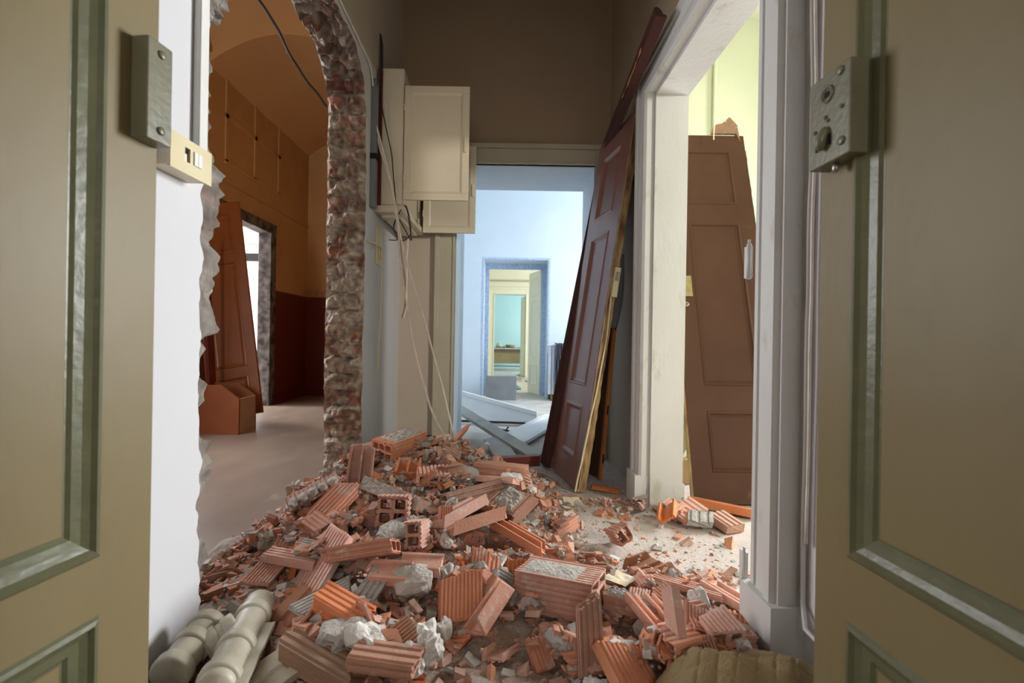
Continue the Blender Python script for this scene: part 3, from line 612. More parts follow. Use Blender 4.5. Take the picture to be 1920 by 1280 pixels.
# table in the teal room
t = thing('table', 'pale table with a tan panel front in the far teal room', 'table', loc=(-.1, 15.0, 0))
MB().box(-.75, .62, -.25, .45, .66, .70).build('table_top', 'table', t, bevel=.006)
MB().box(-.70, .40, -.18, -.14, .22, .56).build('front_panel', 'tablefront', t)
for x in (-.7, .57): MB().box(x-.03, x+.03, -.2, -.14, 0, .66).build('leg', 'table', t); MB().box(x-.03, x+.03, .34, .4, 0, .66).build('leg', 'table', t)
MB().box(-.7, .57, -.2, -.16, .56, .66).build('apron', 'oldwood', t)
MB().box(-.7, .57, -.16, -.12, .12, .15).build('stretcher', 'duct', t)
tag(MB().beam((.30, 14.55, .012), (.42, 14.72, .60), .12, .03, (1, 0, 0)).build('leaning_board', 'rawwood'), 'short orange board propped against the far table', 'board')
mb = MB(); mb.tube([(-.05, 14.95, .70), (-.05, 14.95, .78), (-.05, 14.95, .80)], [.13, .16, .15], 16); tag(mb.build('basket', 'tablefront', smooth=True), 'tan basket on the far pale table', 'basket')
mb = MB(); mb.tube([(-.36, 15.0, .70), (-.36, 15.0, .79), (-.34, 15.0, .80)], [.15, .14, .10], 12); tag(mb.build('green_bag', 'green_wall', smooth=True), 'small green bundle beside the tan basket', 'bag')
mb = MB().grid(lambda u, v: (-.80+1.40*u, 14.78+.34*v, .705+.025*abs(nv((u*8, v*3, 0), 1, 3))), 40, 8); tag(mb.build('dark_cloth', 'cloth_dark'), 'dark crumpled cloth spread over the far pale table', 'cloth')
# blocks of debris in the green room
mb = MB()
for k in range(14):
    p = Vector((random.uniform(.0, .4), random.uniform(10.6, 13.2), 0)); s_ = random.uniform(.03, .09)
    mb.box(-s_, s_, -s_*.6, s_*.6, 0, s_*.5, Matrix.Translation(p) @ Matrix.Rotation(random.uniform(0, 3), 4, 'Z'))
tag(mb.build('far_debris', 'grey_board'), 'small scattered debris on the pale floor of the far green room', 'debris', kind='stuff')
mb = MB().grid(lambda u, v: (-.26+.45*u, 8.95+.30*v, .01+.13*math.sin(PI*u)*math.sin(PI*v)+.02*nv((u*5, v*5, 0), 1, 1)), 16, 10)
tag(mb.build('teal_cloth', pm('teal cloth', (.12, .30, .30), rough=.9)), 'small heap of teal cloth behind the grey sheet', 'cloth')
# radiator with clothes
a = W(1026, 746, 7.3)
t = thing('radiator', 'white radiator on the pale blue wall, right of the blue edged doorway', 'radiator', loc=(.56, 7.33, 0))
mb = MB()
for k in range(9): mb.box(.0+k*.055, .048+k*.055, 0, .12, .10, .84)
mb.build('sections', 'radiator', t, bevel=.012)
MB().box(-.02, .5, -.01, .13, .84, .87).build('top_grille', 'radiator', t, bevel=.01)
for x in (.06, .42): MB().tube([(x, .06, 0), (x, .06, .11)], .018, 10).build('foot', 'brass', t, True)
struct(MB().box(.585, 3.4, BY-.02, BY, 0, .10).build('baseboard_blue', 'redwood'))
def drape(x0, x1, mat, label, seed, zb):
    def fn(u, v):
        x = x0+(x1-x0)*u + .015*nv((u*3, v*4, seed), 1, 1); L_ = 1.1*v
        if L_ < .16: y = 7.46-L_; z = .885
        else: y = 7.30+.02*nv((u*9, v*2, seed), 1, 2)-.012; z = .885-(L_-.16)*(1+.12*nv((u*4, 0, seed), 1, 7))*zb
        return (x, y-.012*math.sin(u*26+seed), z+.006*math.sin(u*13))
    o = MB().grid(fn, 36, 30).build('draped_cloth', mat, smooth=True); sd = o.modifiers.new('solid', 'SOLIDIFY'); sd.thickness = .006
    tag(o, label, 'cloth')
drape(.66, .80, 'cloth_dark', 'dark blue cloth hanging over the front of the white radiator', 1, .85)
drape(.80, .98, 'cloth_tan', 'tan cloth hanging over the radiator next to the dark blue one', 4, .9)
# grey sheet standing in the second doorway
t0 = W(902, 752, 7.3); t1 = W(958, 752, 7.3)
mb = MB().box(-.47, .0, 7.34, 7.355, 0, .37, Matrix.Rotation(R(-.6), 4, 'Z')); tag(mb.build('grey_sheet', 'grey_sheet', bevel=.002), 'dark grey metal sheet standing on edge before the blue edged doorway', 'metal sheet')
# fallen boards in the blue room
def moulded(a, b_, w, label, mat, upv=(0, 0, 1), name='fallen_board'):
    a = Vector(a); b_ = Vector(b_); fr = frame(a, b_-a, upv); L_ = (b_-a).length
    prof = [(-w/2, 0), (-w/2, .03), (-w/2+.02, .045), (-w/2+.05, .045), (-w/2+.06, .03), (w/2-.07, .03), (w/2-.06, .04), (w/2-.02, .045), (w/2, .03), (w/2, 0)]
    mb = MB(); mb.poly([prof], lambda x, z: 0, lambda x, z: L_ + .03*nv((x*20, z, 3), 1, 2))
    mb.v = [(v[1], v[0], v[2]) for v in mb.v]
    o = mb.build(name, mat); o.matrix_world = fr
    return tag(o, label, 'board')
moulded(W(850, 752, 5.6), W(1000, 795, 5.15), .30, 'wide white moulded board lying tilted across the blue room floor', 'white_board', upv=(-.1, -.8, .6))
moulded(G(930, 845, .03), G(1040, 785, .05), .26, 'white moulded board lying flat toward the leaning brown door', 'white_board', upv=(0, -.15, 1))
mb = MB().beam(W(858, 765, 4.75), W(1008, 858, 3.55), .10, .035, (0, -.5, 1)); tag(mb.build('fallen_plank', 'grey_board', bevel=.003), 'long grey plank lying diagonally through the blue doorway', 'plank')
mb = MB().beam(W(925, 822, 4.0), W(950, 860, 3.6), .16, .03, (0, -.6, 1)); tag(mb.build('fallen_plank', 'grey_board', bevel=.003), 'short dusty board wedged under the long grey plank', 'plank')
mb = MB().beam(G(905, 868, .10), G(1010, 862, .10), .06, .07); tag(mb.build('timber_block', 'redwood', bevel=.003), 'dark red timber lying just behind the brick heap', 'timber')
mb = MB().beam(W(800, 830, 3.55), W(856, 842, 3.45), .03, .12); tag(mb.build('timber_block', 'redwood', bevel=.003), 'dark red board end at the foot of the beige door casing', 'timber')
mb = MB().beam(W(862, 780, 5.2)-Vector((0, 0, .05)), G(985, 793, .03), .025, .02); tag(mb.build('stick', 'wiregrey'), 'thin dark batten lying under the wide white board', 'batten')
mb = MB().beam(G(930, 803, .012), G(955, 808, .012), .012, .015); mb.beam(G(945, 812, .012), G(953, 800, .03), .012, .012); tag(mb.build('broken_stick', 'darkhole'), 'small dark crossed splinter on the blue room floor', 'stick')
# ---------------------------------------------------------------- right side: leaning brown door, timber, board
B0 = Vector((.405, 2.86, .012)); Bf = Vector((.295, 3.40, .012)); T0 = Vector((.705, 3.02, 2.30))
xv = (B0-Bf).normalized()
t = thing('leaning_door', 'tall dark brown panelled door leaning on the hall wall beside the rubble', 'door', mat=frame(Bf, xv, T0-B0))
Wd = (B0-Bf).length; Hd = 2.33
pp = [(0, 0), (.006, -.004), (.016, -.005), (.022, .003), (.034, .010), (.04, .012)]
panel_leaf(t, Wd, Hd, .045, [(.11, Wd-.13, .16, .50), (.11, Wd-.13, .62, 1.62), (.11, Wd-.13, 1.74, Hd-.14)], 'brown', prof=pp)
mb = MB()   # splintered raw edge on the near long side
mb.grid(lambda u, v: (Wd+.001+.007*abs(nv((u*30, v*3, 0), 1, 2))+.004, -.003+.052*v+.004*nv((u*40, v, 3), 1, 4), u*Hd), 160, 5)
mb.build('splintered_edge', 'splinter', t)
MB().box(Wd+.002, Wd+.016, -.002, .004, .02, Hd-.02).build('edge_strip', 'brown_light', t, bevel=.002)
lp = MB().box(Wd+.01, Wd+.035, .015, .05, 1.18, 1.36).build('lock_case', 'ivory', t, bevel=.003)
MB().box(Wd+.032, Wd+.045, .02, .04, 1.28, 1.33).build('latch', 'metal', t)
# frame mouldings stacked in front of the far edge
for k, (off, mat_, lab) in enumerate(((0.00, 'brown_dark', 'brown moulded jamb post leaning tight against the tall brown door'), (.075, 'brown_dark', 'outer brown moulded jamb post leaning, furthest from the rubble'))):
    a = Vector((.285-.015*k, 3.42+.075*k, .012)); b_ = a + Vector((.415, .10, 2.30))
    o = bpy.data.objects.new('leaning_jamb', None)
    mb = MB(); prof = [(-.035, 0), (-.035, .05), (-.02, .062), (-.012, .045), (0, .05), (.012, .062), (.02, .045), (.035, .04), (.035, 0)]
    L_ = (b_-a).length; mb.poly([prof], lambda x, z: 0, lambda x, z: L_)
    mb.v = [(v[0], -v[2]*.8, v[1]) for v in mb.v]
    o = mb.build('leaning_jamb', mat_); o.matrix_world = frame(a, (.1, -.95, 0), b_-a)
    tag(o, lab, 'door frame')
# long timber resting on the door top along the head casing
t = thing('leaning_casing', 'long dark brown moulded timber resting high across the leaning brown door', 'door casing', mat=frame((.655, 3.60, 2.245), Vector((.655, 2.16, 2.375))-Vector((.655, 3.60, 2.245)), (.15, 0, 1)))
mb = MB(); prof = [(0, 0), (0, .105), (.012, .118), (.024, .105), (.032, .08), (.036, .04), (.050, .03), (.050, 0)]
Lc = 1.44
mb.poly([prof], lambda x, z: 0, lambda x, z: Lc-.06*z/.085); mb.v = [(v[1], v[0]-.03, v[2]) for v in mb.v]
mb.build('timber', 'brown_dark', t)
mb = MB().grid(lambda u, v: (.78+.42*u, -.034+.004*nv((u*9, v*3, 1), 1, 1), .002+(.010+.034*(.4+.6*abs(nv((u*7, 1, 1), 1, 5))))*v), 40, 3); mb.build('torn_edge', 'rawwood', t, label='raw orange torn wood')
# board leaning behind, at the wall
a = Vector((.60, 3.10, .012)); fr = frame(a, (-.30, .60, 0), (.08, .05, 1.1))
t = thing('leaning_board', 'short dull brown board with an orange raw edge leaning behind the tall brown door', 'board', mat=frame((.45, 3.42, .012), (.44, -.90, 0), (.10, .04, 1.12)))
mb = MB().box(0, .30, 0, .018, 0, 1.13); mb.build('board', 'brown_tan', t, bevel=.002)
mb = MB().box(.285, .315, .0, .022, -.008, 1.145); mb.build('raw_edge', 'rawwood', t)
for z in (.1, .42, .98): MB().box(.3155, .318, .006, .016, z, z+.06).build('mortise', 'darkhole', t)
def blade(u, v):
    z = 1.0+.48*u; c = .12*math.sin(PI*(u*.85+.1)); return (.655-.0*u+(.05+c*.5)*(v-.5)*1.0+.03*u, 3.18+.02*(v-.5)-.06*u, z)
mb = MB().grid(blade, 24, 6); o = mb.build('curved_plate', 'grey_sheet', smooth=True); sd = o.modifiers.new('s', 'SOLIDIFY'); sd.thickness = .012
tag(o, 'grey curved plate wedged between the tall brown door and the wall', 'metal plate')
pts = []
for i in range(60):
    u = i/59; pts.append(W(1137-6*u, 590+78*u, 2.93)+Vector((.006*math.cos(u*60), 0, .0)))
tag(MB().tube(pts, .006, 6).build('twisted_cord', 'ivory', smooth=True), 'short twisted ivory cord hanging off the edge of the leaning brown door', 'cord')
cable('hanging_cable', [W(1150, 510, 2.9), W(1136, 640, 2.88), W(1112, 760, 2.86), W(1092, 860, 2.84), W(1078, 922, 2.82)], .006, 'ivory', 'ivory cable running down the raw edge of the leaning brown door', a=.006, seed=31)
# ---------------------------------------------------------------- side room (right)
struct(MB().box(.80, 4.4, 5.02, 5.12, 0, 4.3).build('wall_side_room_far', 'green_wall'))
struct(wall_cells('x', 4.3, 4.4, -3.2, 5.1, 0, 4.3, [(3.1, 4.6, .85, 2.65), (-2.0, -1.35, 2.2, 2.8)]).build('wall_side_room_right', 'green_wall'))
struct(MB().box(.98, 4.4, -3.3, -3.2, 0, 4.3).build('wall_side_room_back', 'green_wall'))
mb = MB().box(XRl+.101, XRl+.105, .2, RY0, 0, 4.3); mb.box(XRl+.101, XRl+.105, RY1, 5.1, 0, 4.3); mb.box(XRl+.101, XRl+.105, RY0, RY1, RZ, 4.3); mb.v = [(v[0]-SH*v[1], v[1], v[2]) for v in mb.v]
struct(mb.build('wall_side_room_left', 'green_wall'))
MB_ = MB().box(1.40, 1.45, -3.2, .27, 0, 4.3); struct(MB_.build('wall_side_room_left', 'green_wall'))
struct(MB().box(.9, 1.45, .2, .27, 0, 4.3).build('wall_side_room_left', 'green_wall'))
struct(MB().box(2.05, 2.09, 4.98, 5.02, 3.05, 4.25).build('trim_11', 'green_wall', bevel=.01))
struct(MB().box(.97, 4.3, 4.99, 5.02, .0, .30).build('baseboard_side_room', 'blue_white'))
# leaf leaning in side room
bl = Vector((1.035, 2.68, .012)); up = Vector((0, .29, 1)).normalized(); Hs = 2.45
fr = frame(bl, Vector((1, 0, 0)), up)
t = thing('leaning_door', 'faded brown panelled door with brass locks leaning in the side room doorway', 'door', mat=fr)
WS = .56; pp2 = [(0, 0), (.006, -.005), (.016, -.007), (.022, .002), (.034, .008), (.04, .010)]
panel_leaf(t, WS, Hs, .045, [(.115, WS-.105, .17, .52), (.115, WS-.105, .67, 1.76), (.115, WS-.105, 1.90, Hs-.13)], 'brown_tan', prof=pp2)
MB().box(-.006, 0, .002, .043, 0, Hs*.99).build('raw_edge', 'splinter', t)
MB().grid(lambda u, v: (WS+.002+.005*abs(nv((u*20, v, 0), 1, 3)), .045*v, Hs*(.45+.5*u)), 60, 3).build('splintered_edge', 'splinter', t)
MB().box(.012, .10, -.004, 0, 1.24, 1.38).build('lock_plate', 'brass', t, bevel=.001)
for z, r_ in ((1.455, .019), (1.31, .014), (1.185, .017)):
    MB().tube([(.055, 0, z), (.055, -.006, z), (.055, -.009, z)], [r_, r_, r_*.6], 16).build('keyhole_plate', 'brass', t, True)
    MB().box(.052, .058, -.0105, -.008, z-.006, z+.006).build('keyhole', 'darkhole', t)
# broken timber piece on top, plastic bag, pale door behind
ob = W(1362, 242, 3.35)
mb = MB(); mb.poly([[(-.10, -.03), (.07, -.03), (.10, -.09), (.075, .03), (.02, .085), (-.03, .04), (-.08, .03)]], lambda x, z: 0, lambda x, z: .03)
o = mb.build('broken_timber', 'oldwood'); o.location = ob; tag(o, 'splintered dark wood piece sticking up over the side room door', 'wood')
cable('hanging_cable', [W(1338, 262, 3.25), W(1340, 235, 3.28), W(1350, 222, 3.3), W(1360, 228, 3.33)], .004, 'ivory', 'thin curled wire over the top of the side room door', a=.002, seed=41)
t = struct(thing('door_5', None, None, mat=frame((1.15, 4.9, .01), (1, 0, 0), (0, 0, 1))))
panel_leaf(t, .75, 1.95, .04, [(.07, .68, .15, .48), (.07, .68, .56, .90), (.07, .68, .98, 1.85)], 'blue_white')
tag(MB().box(-.05, .25, 0, .14, 0, .16, Matrix.Translation((1.05, 3.05, 0.003)) @ Matrix.Rotation(.3, 4, 'Z')).build('cardboard_box', 'cardboard', bevel=.003), 'low brown cardboard box behind the side room door', 'box')
def bag(u, v):
    th_ = 2*PI*u; r = math.sin(PI*min(1, .06+v*.94))**.6*.13*(1+.45*nv((math.cos(th_)*1.3, math.sin(th_)*1.3, v*3), 1.4, 3)); return (1.04+r*math.cos(th_), 3.03+r*math.sin(th_)*.8, .17+.36*v+.035*nv((math.cos(th_), math.sin(th_), v*4), 2, 5))
tag(MB().grid(bag, 40, 24).build('plastic_bag', 'plasticbag'), 'crumpled yellowish plastic bag standing behind the side room door', 'bag')
# unseen windows: frames added around the daylight lamps
def window(idx, axis, a, u0, u1, z0, z1):
    mb = MB(); w_ = .06
    rects = [(u0, u0+w_, z0, z1), (u1-w_, u1, z0, z1), (u0, u1, z0, z0+w_), (u0, u1, z1-w_, z1), ((u0+u1)/2-.025, (u0+u1)/2+.025, z0, z1)]
    for r_ in rects:
        if axis == 'x': mb.box(a-.03, a+.03, *r_)
        else: mb.box(r_[0], r_[1], a-.03, a+.03, r_[2], r_[3])
    o = struct(mb.build('window_%d' % idx, 'casing'))
window(1, 'x', 4.36, 3.1, 4.6, .85, 2.65); window(2, 'x', 4.36, -2.0, -1.35, 2.2, 2.8); window(3, 'y', -3.25, -1.1, .9, 1.0, 3.0)
window(4, 'x', 3.45, 5.3, 6.9, .9, 2.9); window(5, 'x', 3.15, 9.4, 11.0, .9, 2.9); window(6, 'x', 3.15, 13.4, 15.0, .9, 2.9); window(7, 'y', -2.15, -2.8, -1.6, 1.1, 2.9); window(8, 'x', -3.30, 2.7, 4.1, 1.0, 2.8)
# ================================================================ RUBBLE

X0, X1, Y0, Y1, CS = -1.75, 1.15, 1.0, 4.0, .01
NX = int((X1-X0)/CS); NY = int((Y1-Y0)/CS)
gx = X0+CS*np.arange(NX); gy = Y0+CS*np.arange(NY); GXX, GYY = np.meshgrid(gx, gy, indexing='ij')
def gs(cx, cy, sx, sy, h, rot=0):
    c, s_ = math.cos(rot), math.sin(rot); u = (GXX-cx)*c+(GYY-cy)*s_; v = -(GXX-cx)*s_+(GYY-cy)*c
    return h*np.exp(-(u/sx)**2/2-(v/sy)**2/2)
def sm(x, a, b): t_ = np.clip((x-a)/(b-a), 0, 1); return t_*t_*(3-2*t_)
H = gs(-.55, 2.78, .33, .30, .20) + gs(-.35, 2.45, .30, .30, .09) + gs(-.62, 2.05, .26, .35, .10) + gs(-.1, 2.55, .22, .25, .05) + gs(-.45, 1.75, .5, .22, .055) + gs(-.75, 2.4, .25, .3, .06)
H += .02*sm(GXX, -1.15, -.9)*(1-sm(GXX, .0, .25))*(1-sm(GYY, 3.0, 3.3))
H += .025*(1-sm(GYY, 1.5, 1.75))*sm(GXX, -1.1, -.9)*(1-sm(GXX, .55, .75)) - .03*(np.exp(-((GXX-.02)/.16)**2-((GYY-1.3)/.10)**2))
H *= sm(GXX, -1.30, -1.0)*(1-sm(GXX, .15, .45)*sm(GYY, 1.55, 1.8))*(1-sm(GYY, 3.25, 3.55))
rs = np.random.RandomState(3)
nz1 = np.zeros_like(H)
for i in range(0, NX, 1):
    pass
H = np.maximum(H, 0)
HB = H.copy()
def hh(x, y):
    i = int((x-X0)/CS); j = int((y-Y0)/CS)
    return H[i, j] if 0 <= i < NX and 0 <= j < NY else 0.0
# solid mound of dust beneath the pieces
def mound(u, v):
    x = -1.35+1.95*u; y = 1.0+2.6*v; h = hh(x, y)
    if h > .004: h += .014*nv((x, y, 0), 11, 1)+.010*nv((x, y, 0), 34, 2)
    return (x, y, max(h, .0)-.002 if h > .003 else -.01)
mb = MB().grid(mound, 150, 190)
def clear(v): return not ((v[0] < -.88 and (v[1] < 1.42 or v[1] > 2.84)) or (v[0] > .70 and (v[1] < 1.55 or v[1] > 2.6)))
mb.f = [f for f in mb.f if all(clear(mb.v[i]) for i in f) and any(mb.v[i][2] > -.005 for i in f)]
o = mb.build('rubble_dust_heap', 'mound', smooth=True)
tag(o, 'crushed brick and plaster dust forming the core of the rubble heap', 'rubble', kind='stuff')
# -------- fragment shapes (local: width x, length y, height z, centred)
def gro(a, b_, n_, dep, into):
    """edge from a to b with n square grooves; into = inward normal"""
    out = []; ax_, az = b_[0]-a[0], b_[1]-a[1]
    for i in range(n_):
        for (f, d) in ((0, 0), (.5, 0), (.58, dep), (.92, dep)):
            t_ = (i+f)/n_; out.append((a[0]+ax_*t_+into[0]*d, a[1]+az*t_+into[1]*d))
    return out
def outer(w, h, g, dep=.005):
    nw = max(2, int(w/g)); nh = max(2, int(h/g)); a, b_ = w/2, h/2
    return gro((-a, -b_), (a, -b_), nw, dep, (0, 1))+gro((a, -b_), (a, b_), nh, dep, (-1, 0))+gro((a, b_), (-a, b_), nw, dep, (0, -1))+gro((-a, b_), (-a, -b_), nh, dep, (1, 0))
def holes(w, h, nx_, nz_, t_):
    out = []; cw = (w-t_*(nx_+1))/nx_; chh = (h-t_*(nz_+1))/nz_; c = min(cw, chh)*.12
    for i in range(nx_):
        for j in range(nz_):
            x = -w/2+t_+i*(cw+t_); z = -h/2+t_+j*(chh+t_)
            out.append([(x+c, z), (x, z+c), (x, z+chh-c), (x+c, z+chh), (x+cw-c, z+chh), (x+cw, z+chh-c), (x+cw, z+c), (x+cw-c, z)])
    return out
def ends(L_, s0, s1, jag, seed):
    y0 = lambda x, z: -L_/2+s0[0]*x+s0[1]*z+jag*(nv((x, z, 0), 28, seed)+.5*nv((x, z, 0), 75, seed))
    y1 = lambda x, z: L_/2+s1[0]*x+s1[1]*z+jag*(nv((x, z, 5), 28, seed)+.5*nv((x, z, 5), 75, seed))
    return y0, y1
def block(w=.16, h=.10, L_=.2, nx_=3, nz_=2, t_=.010, s0=(0, 0), s1=(.4, .3), jag=.02, seed=0, g=.017):
    return MB().poly([outer(w, h, g)]+holes(w, h, nx_, nz_, t_), *ends(L_, s0, s1, jag, seed))
def slab(w=.12, h=.012, L_=.12, s0=(.3, 0), s1=(-.4, 0), jag=.012, seed=0, g=.016, dep=.0055):
    a = w/2; n_ = max(2, int(w/g)); loop = gro((-a, 0), (a, 0), 2, 0, (0, 1))+gro((a, h), (-a, h), n_, dep, (0, -1))
    return MB().poly([loop], *ends(L_, s0, s1, jag, seed))
def fins(w=.12, h=.012, L_=.12, nf=3, fh=.035, s0=(.2, .3), s1=(-.3, -.4), jag=.015, seed=0, g=.018, hts=None):
    a = w/2; ft = .010; loop = [(x, z-h) for (x, z) in gro((-a, 0), (a, 0), max(2, int(w/g)), .0045, (0, 1))]+[(a, -h)]
    hts = hts or [fh*(.35+.65*abs(math.sin(seed*3.3+k*2.1))) for k in range(nf)]
    for k in range(nf-1, -1, -1):
        x = -a+ft/2+(w-ft)*k/(nf-1)
        if k < nf-1: loop.append((x+ft/2, 0))
        loop += [(x+ft/2, hts[k]), (x-ft/2, hts[k]*.93)]
        if k > 0: loop.append((x-ft/2, 0))
    return MB().poly([loop], *ends(L_, s0, s1, jag, seed))
def half(w=.14, h=.06, L_=.2, n_=2, s0=(0, 0), s1=(0, 0), jag=.01, seed=0):      # opened block: one row of cells
    return MB().poly([outer(w, h, .018)]+holes(w, h, n_, 1, .011), *ends(L_, s0, s1, jag, seed))
def lump(sx, sy, sz, seed, rough=.35, sub=3, bumps=0):
    import bmesh
    bm = bmesh.new(); bmesh.ops.create_icosphere(bm, subdivisions=sub, radius=1)
    mb = MB()
    for v in bm.verts:
        p = v.co.copy(); k = 1+rough*.8*nv(p, 1.3, seed)+rough*.45*nv(p, 3.3, seed+1)+rough*.2*nv(p, 8, seed+2)
        m_ = max(abs(p.x), abs(p.y), abs(p.z)); p = p*(.55+.45/m_*.9)
        mb.v.append((p.x*k*sx, p.y*k*sy, p.z*k*sz))
    mb.f = [tuple(v.index for v in f.verts) for f in bm.faces]; bm.free(); return mb
def wedge(w=.14, h=.05, L_=.2, seed=0): return half(w, h, L_, 2, (.2, .3), (.9, .5), .012, seed)
# -------- placing
def pts_of(me):
    a = np.empty(len(me.vertices)*3); me.vertices.foreach_get('co', a); return a.reshape(-1, 3)
def settle(o, x, y, rot, sink=.008, scale=1.0, stamp=True, keepz=None, pct=80, cap=.075):
    me = o.data; P = pts_of(me)*scale; Rm = np.array(rot.to_matrix()); Q = P @ Rm.T
    ix = np.clip(((Q[:, 0]+x-X0)/CS).astype(int), 0, NX-1); iy = np.clip(((Q[:, 1]+y-Y0)/CS).astype(int), 0, NY-1)
    z = float(np.percentile(H[ix, iy]-Q[:, 2], pct)) - sink if keepz is None else keepz
    cz = Q[:, 2].max()
    z = max(z, -float(Q[:, 2].min())-.001)
    o.matrix_world = Matrix.Translation((x, y, z)) @ rot.to_matrix().to_4x4() @ Matrix.Scale(scale, 4)
    if stamp:
        lo = P.min(0); hi = P.max(0); n_ = 14
        g_ = np.stack(np.meshgrid(np.linspace(lo[0], hi[0], n_), np.linspace(lo[1], hi[1], n_*2), np.linspace(lo[2], hi[2], 4), indexing='ij'), -1).reshape(-1, 3) @ Rm.T
        jx = np.clip(((g_[:, 0]+x-X0)/CS).astype(int), 0, NX-1); jy = np.clip(((g_[:, 1]+y-Y0)/CS).astype(int), 0, NY-1)
        np.maximum.at(H, (jx, jy), np.minimum((g_[:, 2]+z)*.97, HB[jx, jy]+cap))
    return z
def inview(x, y, z=.05):
    if y < .9: return False
    px = 960+x/y*F; py = 640+(CH-z)/y*F
    return 250 < px < 1540 and py < 1330
def hit(px, py, base=None):
    r = ray(px, py); r = r/r.y; o_ = Vector((0, 0, CH)); y = 1.0
    while y < 3.95:
        p = o_+r*y
        if p.z <= hh(p.x, p.y): return p
        y += .01
    return G(px, py)
# -------- prototypes and the scattered individual pieces
SMALL = []
for k in range(8): SMALL.append(('slab', slab(.07+.012*(k % 5), .011+.002*(k % 3), .06+.018*(k % 4), (.5*math.sin(k*1.7), 0), (.6*math.cos(k*2.3), 0), .02, k), ('terra', 'terra_d', 'terra_b', 'terra')[k % 4]))
for k in range(8): SMALL.append(('fins', fins(.06+.014*(k % 4), .011, .07+.02*(k % 4), 2+k % 3, .03+.006*(k % 3), (.5*math.sin(k), .4), (-.5*math.cos(k*1.3), -.5), .018, k+20), ('terra', 'terra_b', 'terra', 'terra_d')[k % 4]))
for k in range(4): SMALL.append(('bar', MB().poly([[(-.018-.004*k, -.008), (.018, -.009), (.02, .006), (-.01, .010+.002*k)]], *ends(.10+.02*k, (.5, .6), (-.6, .4), .02, k+40)), ('terra', 'terra_b')[k % 2]))
for k in range(3): SMALL.append(('block', block(.10, .07, .09+.02*k, 2, 1+k % 2, .010, (.3, .2), (-.5, .5), .03, k+50), 'terra'))
LUMP = [(lump(.030+.006*(k % 3), .024+.005*(k % 2), .018+.004*(k % 3), k, .55), ('mortar', 'mortar_w', 'mortar', 'mortar')[k % 4]) for k in range(8)]
SM_ME = [(kd, mb.mesh('brick_fragment_%s_%d' % (kd, i), M[mt])) for i, (kd, mb, mt) in enumerate(SMALL)]
LU_ME = [mb.mesh('mortar_lump_%d' % i, M[mt]) for i, (mb, mt) in enumerate(LUMP)]
LAB = {'slab': ('thin ribbed terracotta shard lying loose in the rubble', 'loose ribbed shards in the rubble'),
       'fins': ('piece of terracotta hollow brick with standing webs in the rubble', 'webbed brick pieces in the rubble'),
       'bar': ('narrow splinter of terracotta brick in the rubble', 'narrow brick splinters in the rubble'),
       'block': ('broken lump of hollow brick with open cells in the rubble', 'broken hollow brick lumps in the rubble')}
NAM = {'slab': 'brick_shard', 'fins': 'webbed_brick_piece', 'bar': 'brick_splinter', 'block': 'hollow_brick_lump'}
rnd = random.Random(11); SCAT = []
def density(x, y):
    h = HB[min(NX-1, max(0, int((x-X0)/CS))), min(NY-1, max(0, int((y-Y0)/CS)))]
    d = min(1, h/.05)
    if x > .1: 
        if y > 2.62 and y < 3.0: d = max(d, .45)
        elif y < 1.62: d = max(d, .85)
        elif y < 1.9: d = max(d, .35)
        elif y > 2.45 and x > .5: d = max(d, .6)
        else: d = max(d, .04)
    if -.20 < x < .13 and y < 1.46: d *= .18
    if x > .05 and y > 3.0: d = 0
    if x > .66 and y > 2.7: d = 0
    if y > 3.2: d *= .2
    if x < -1.12: d *= .1
    return d
def rx(lo=-1.2, hi=.98): return rnd.uniform(lo, hi)
def okpos(x, y, big=True):
    if big and x < -.56 and y < 1.50+(x+.56)*-.2 and y < 1.56: return False
    if x < -.86 and (y < 1.50 or y > 2.78): return False
    if x > .70 and (y < 1.60 or y > 2.58): return False
    if x > .22 and y > 2.78 and x < .66: return False
    return inview(x, y)
n_i = 0; tries = 0
while n_i < 330 and tries < 20000:
    tries += 1; x = rx(); y = 1.2+2.1*rnd.random()**1.25
    if not okpos(x, y) or rnd.random() > density(x, y): continue
    kd, me = rnd.choice(SM_ME); o = bpy.data.objects.new(NAM[kd], me); C.objects.link(o)
    flat = HB[int((x-X0)/CS), int((y-Y0)/CS)] < .03; tl_ = .22 if flat else .55
    rot = Euler((rnd.gauss(0, tl_), rnd.gauss(0, tl_)+(PI if (kd == 'slab' and rnd.random() < .3) else 0), rnd.uniform(0, 2*PI)))
    settle(o, x, y, rot, .012 if flat else .022, rnd.uniform(.55, 1.05)); SCAT.append((o, kd, x, y)); o['category'] = 'brick fragment'; n_i += 1
n_i = 0
while n_i < 120 and tries < 60000:
    tries += 1; x = rx(); y = rnd.uniform(1.2, 3.2)
    if not okpos(x, y) or rnd.random() > density(x, y): continue
    o = bpy.data.objects.new('mortar_lump', rnd.choice(LU_ME)); C.objects.link(o)
    settle(o, x, y, Euler((rnd.uniform(0, 6), rnd.uniform(0, 6), rnd.uniform(0, 6))), .012, rnd.uniform(.4, 1.0)); SCAT.append((o, 'lump', x, y)); o['category'] = 'mortar lump'; n_i += 1
HS = H.copy()
for _ in range(3): HS[1:-1, 1:-1] = (HS[1:-1, 1:-1]*2+HS[:-2, 1:-1]+HS[2:, 1:-1]+HS[1:-1, :-2]+HS[1:-1, 2:])/6
HS = np.minimum(HS, H)
def hs_(x, y): return HS[int((x-X0)/CS), int((y-Y0)/CS)]
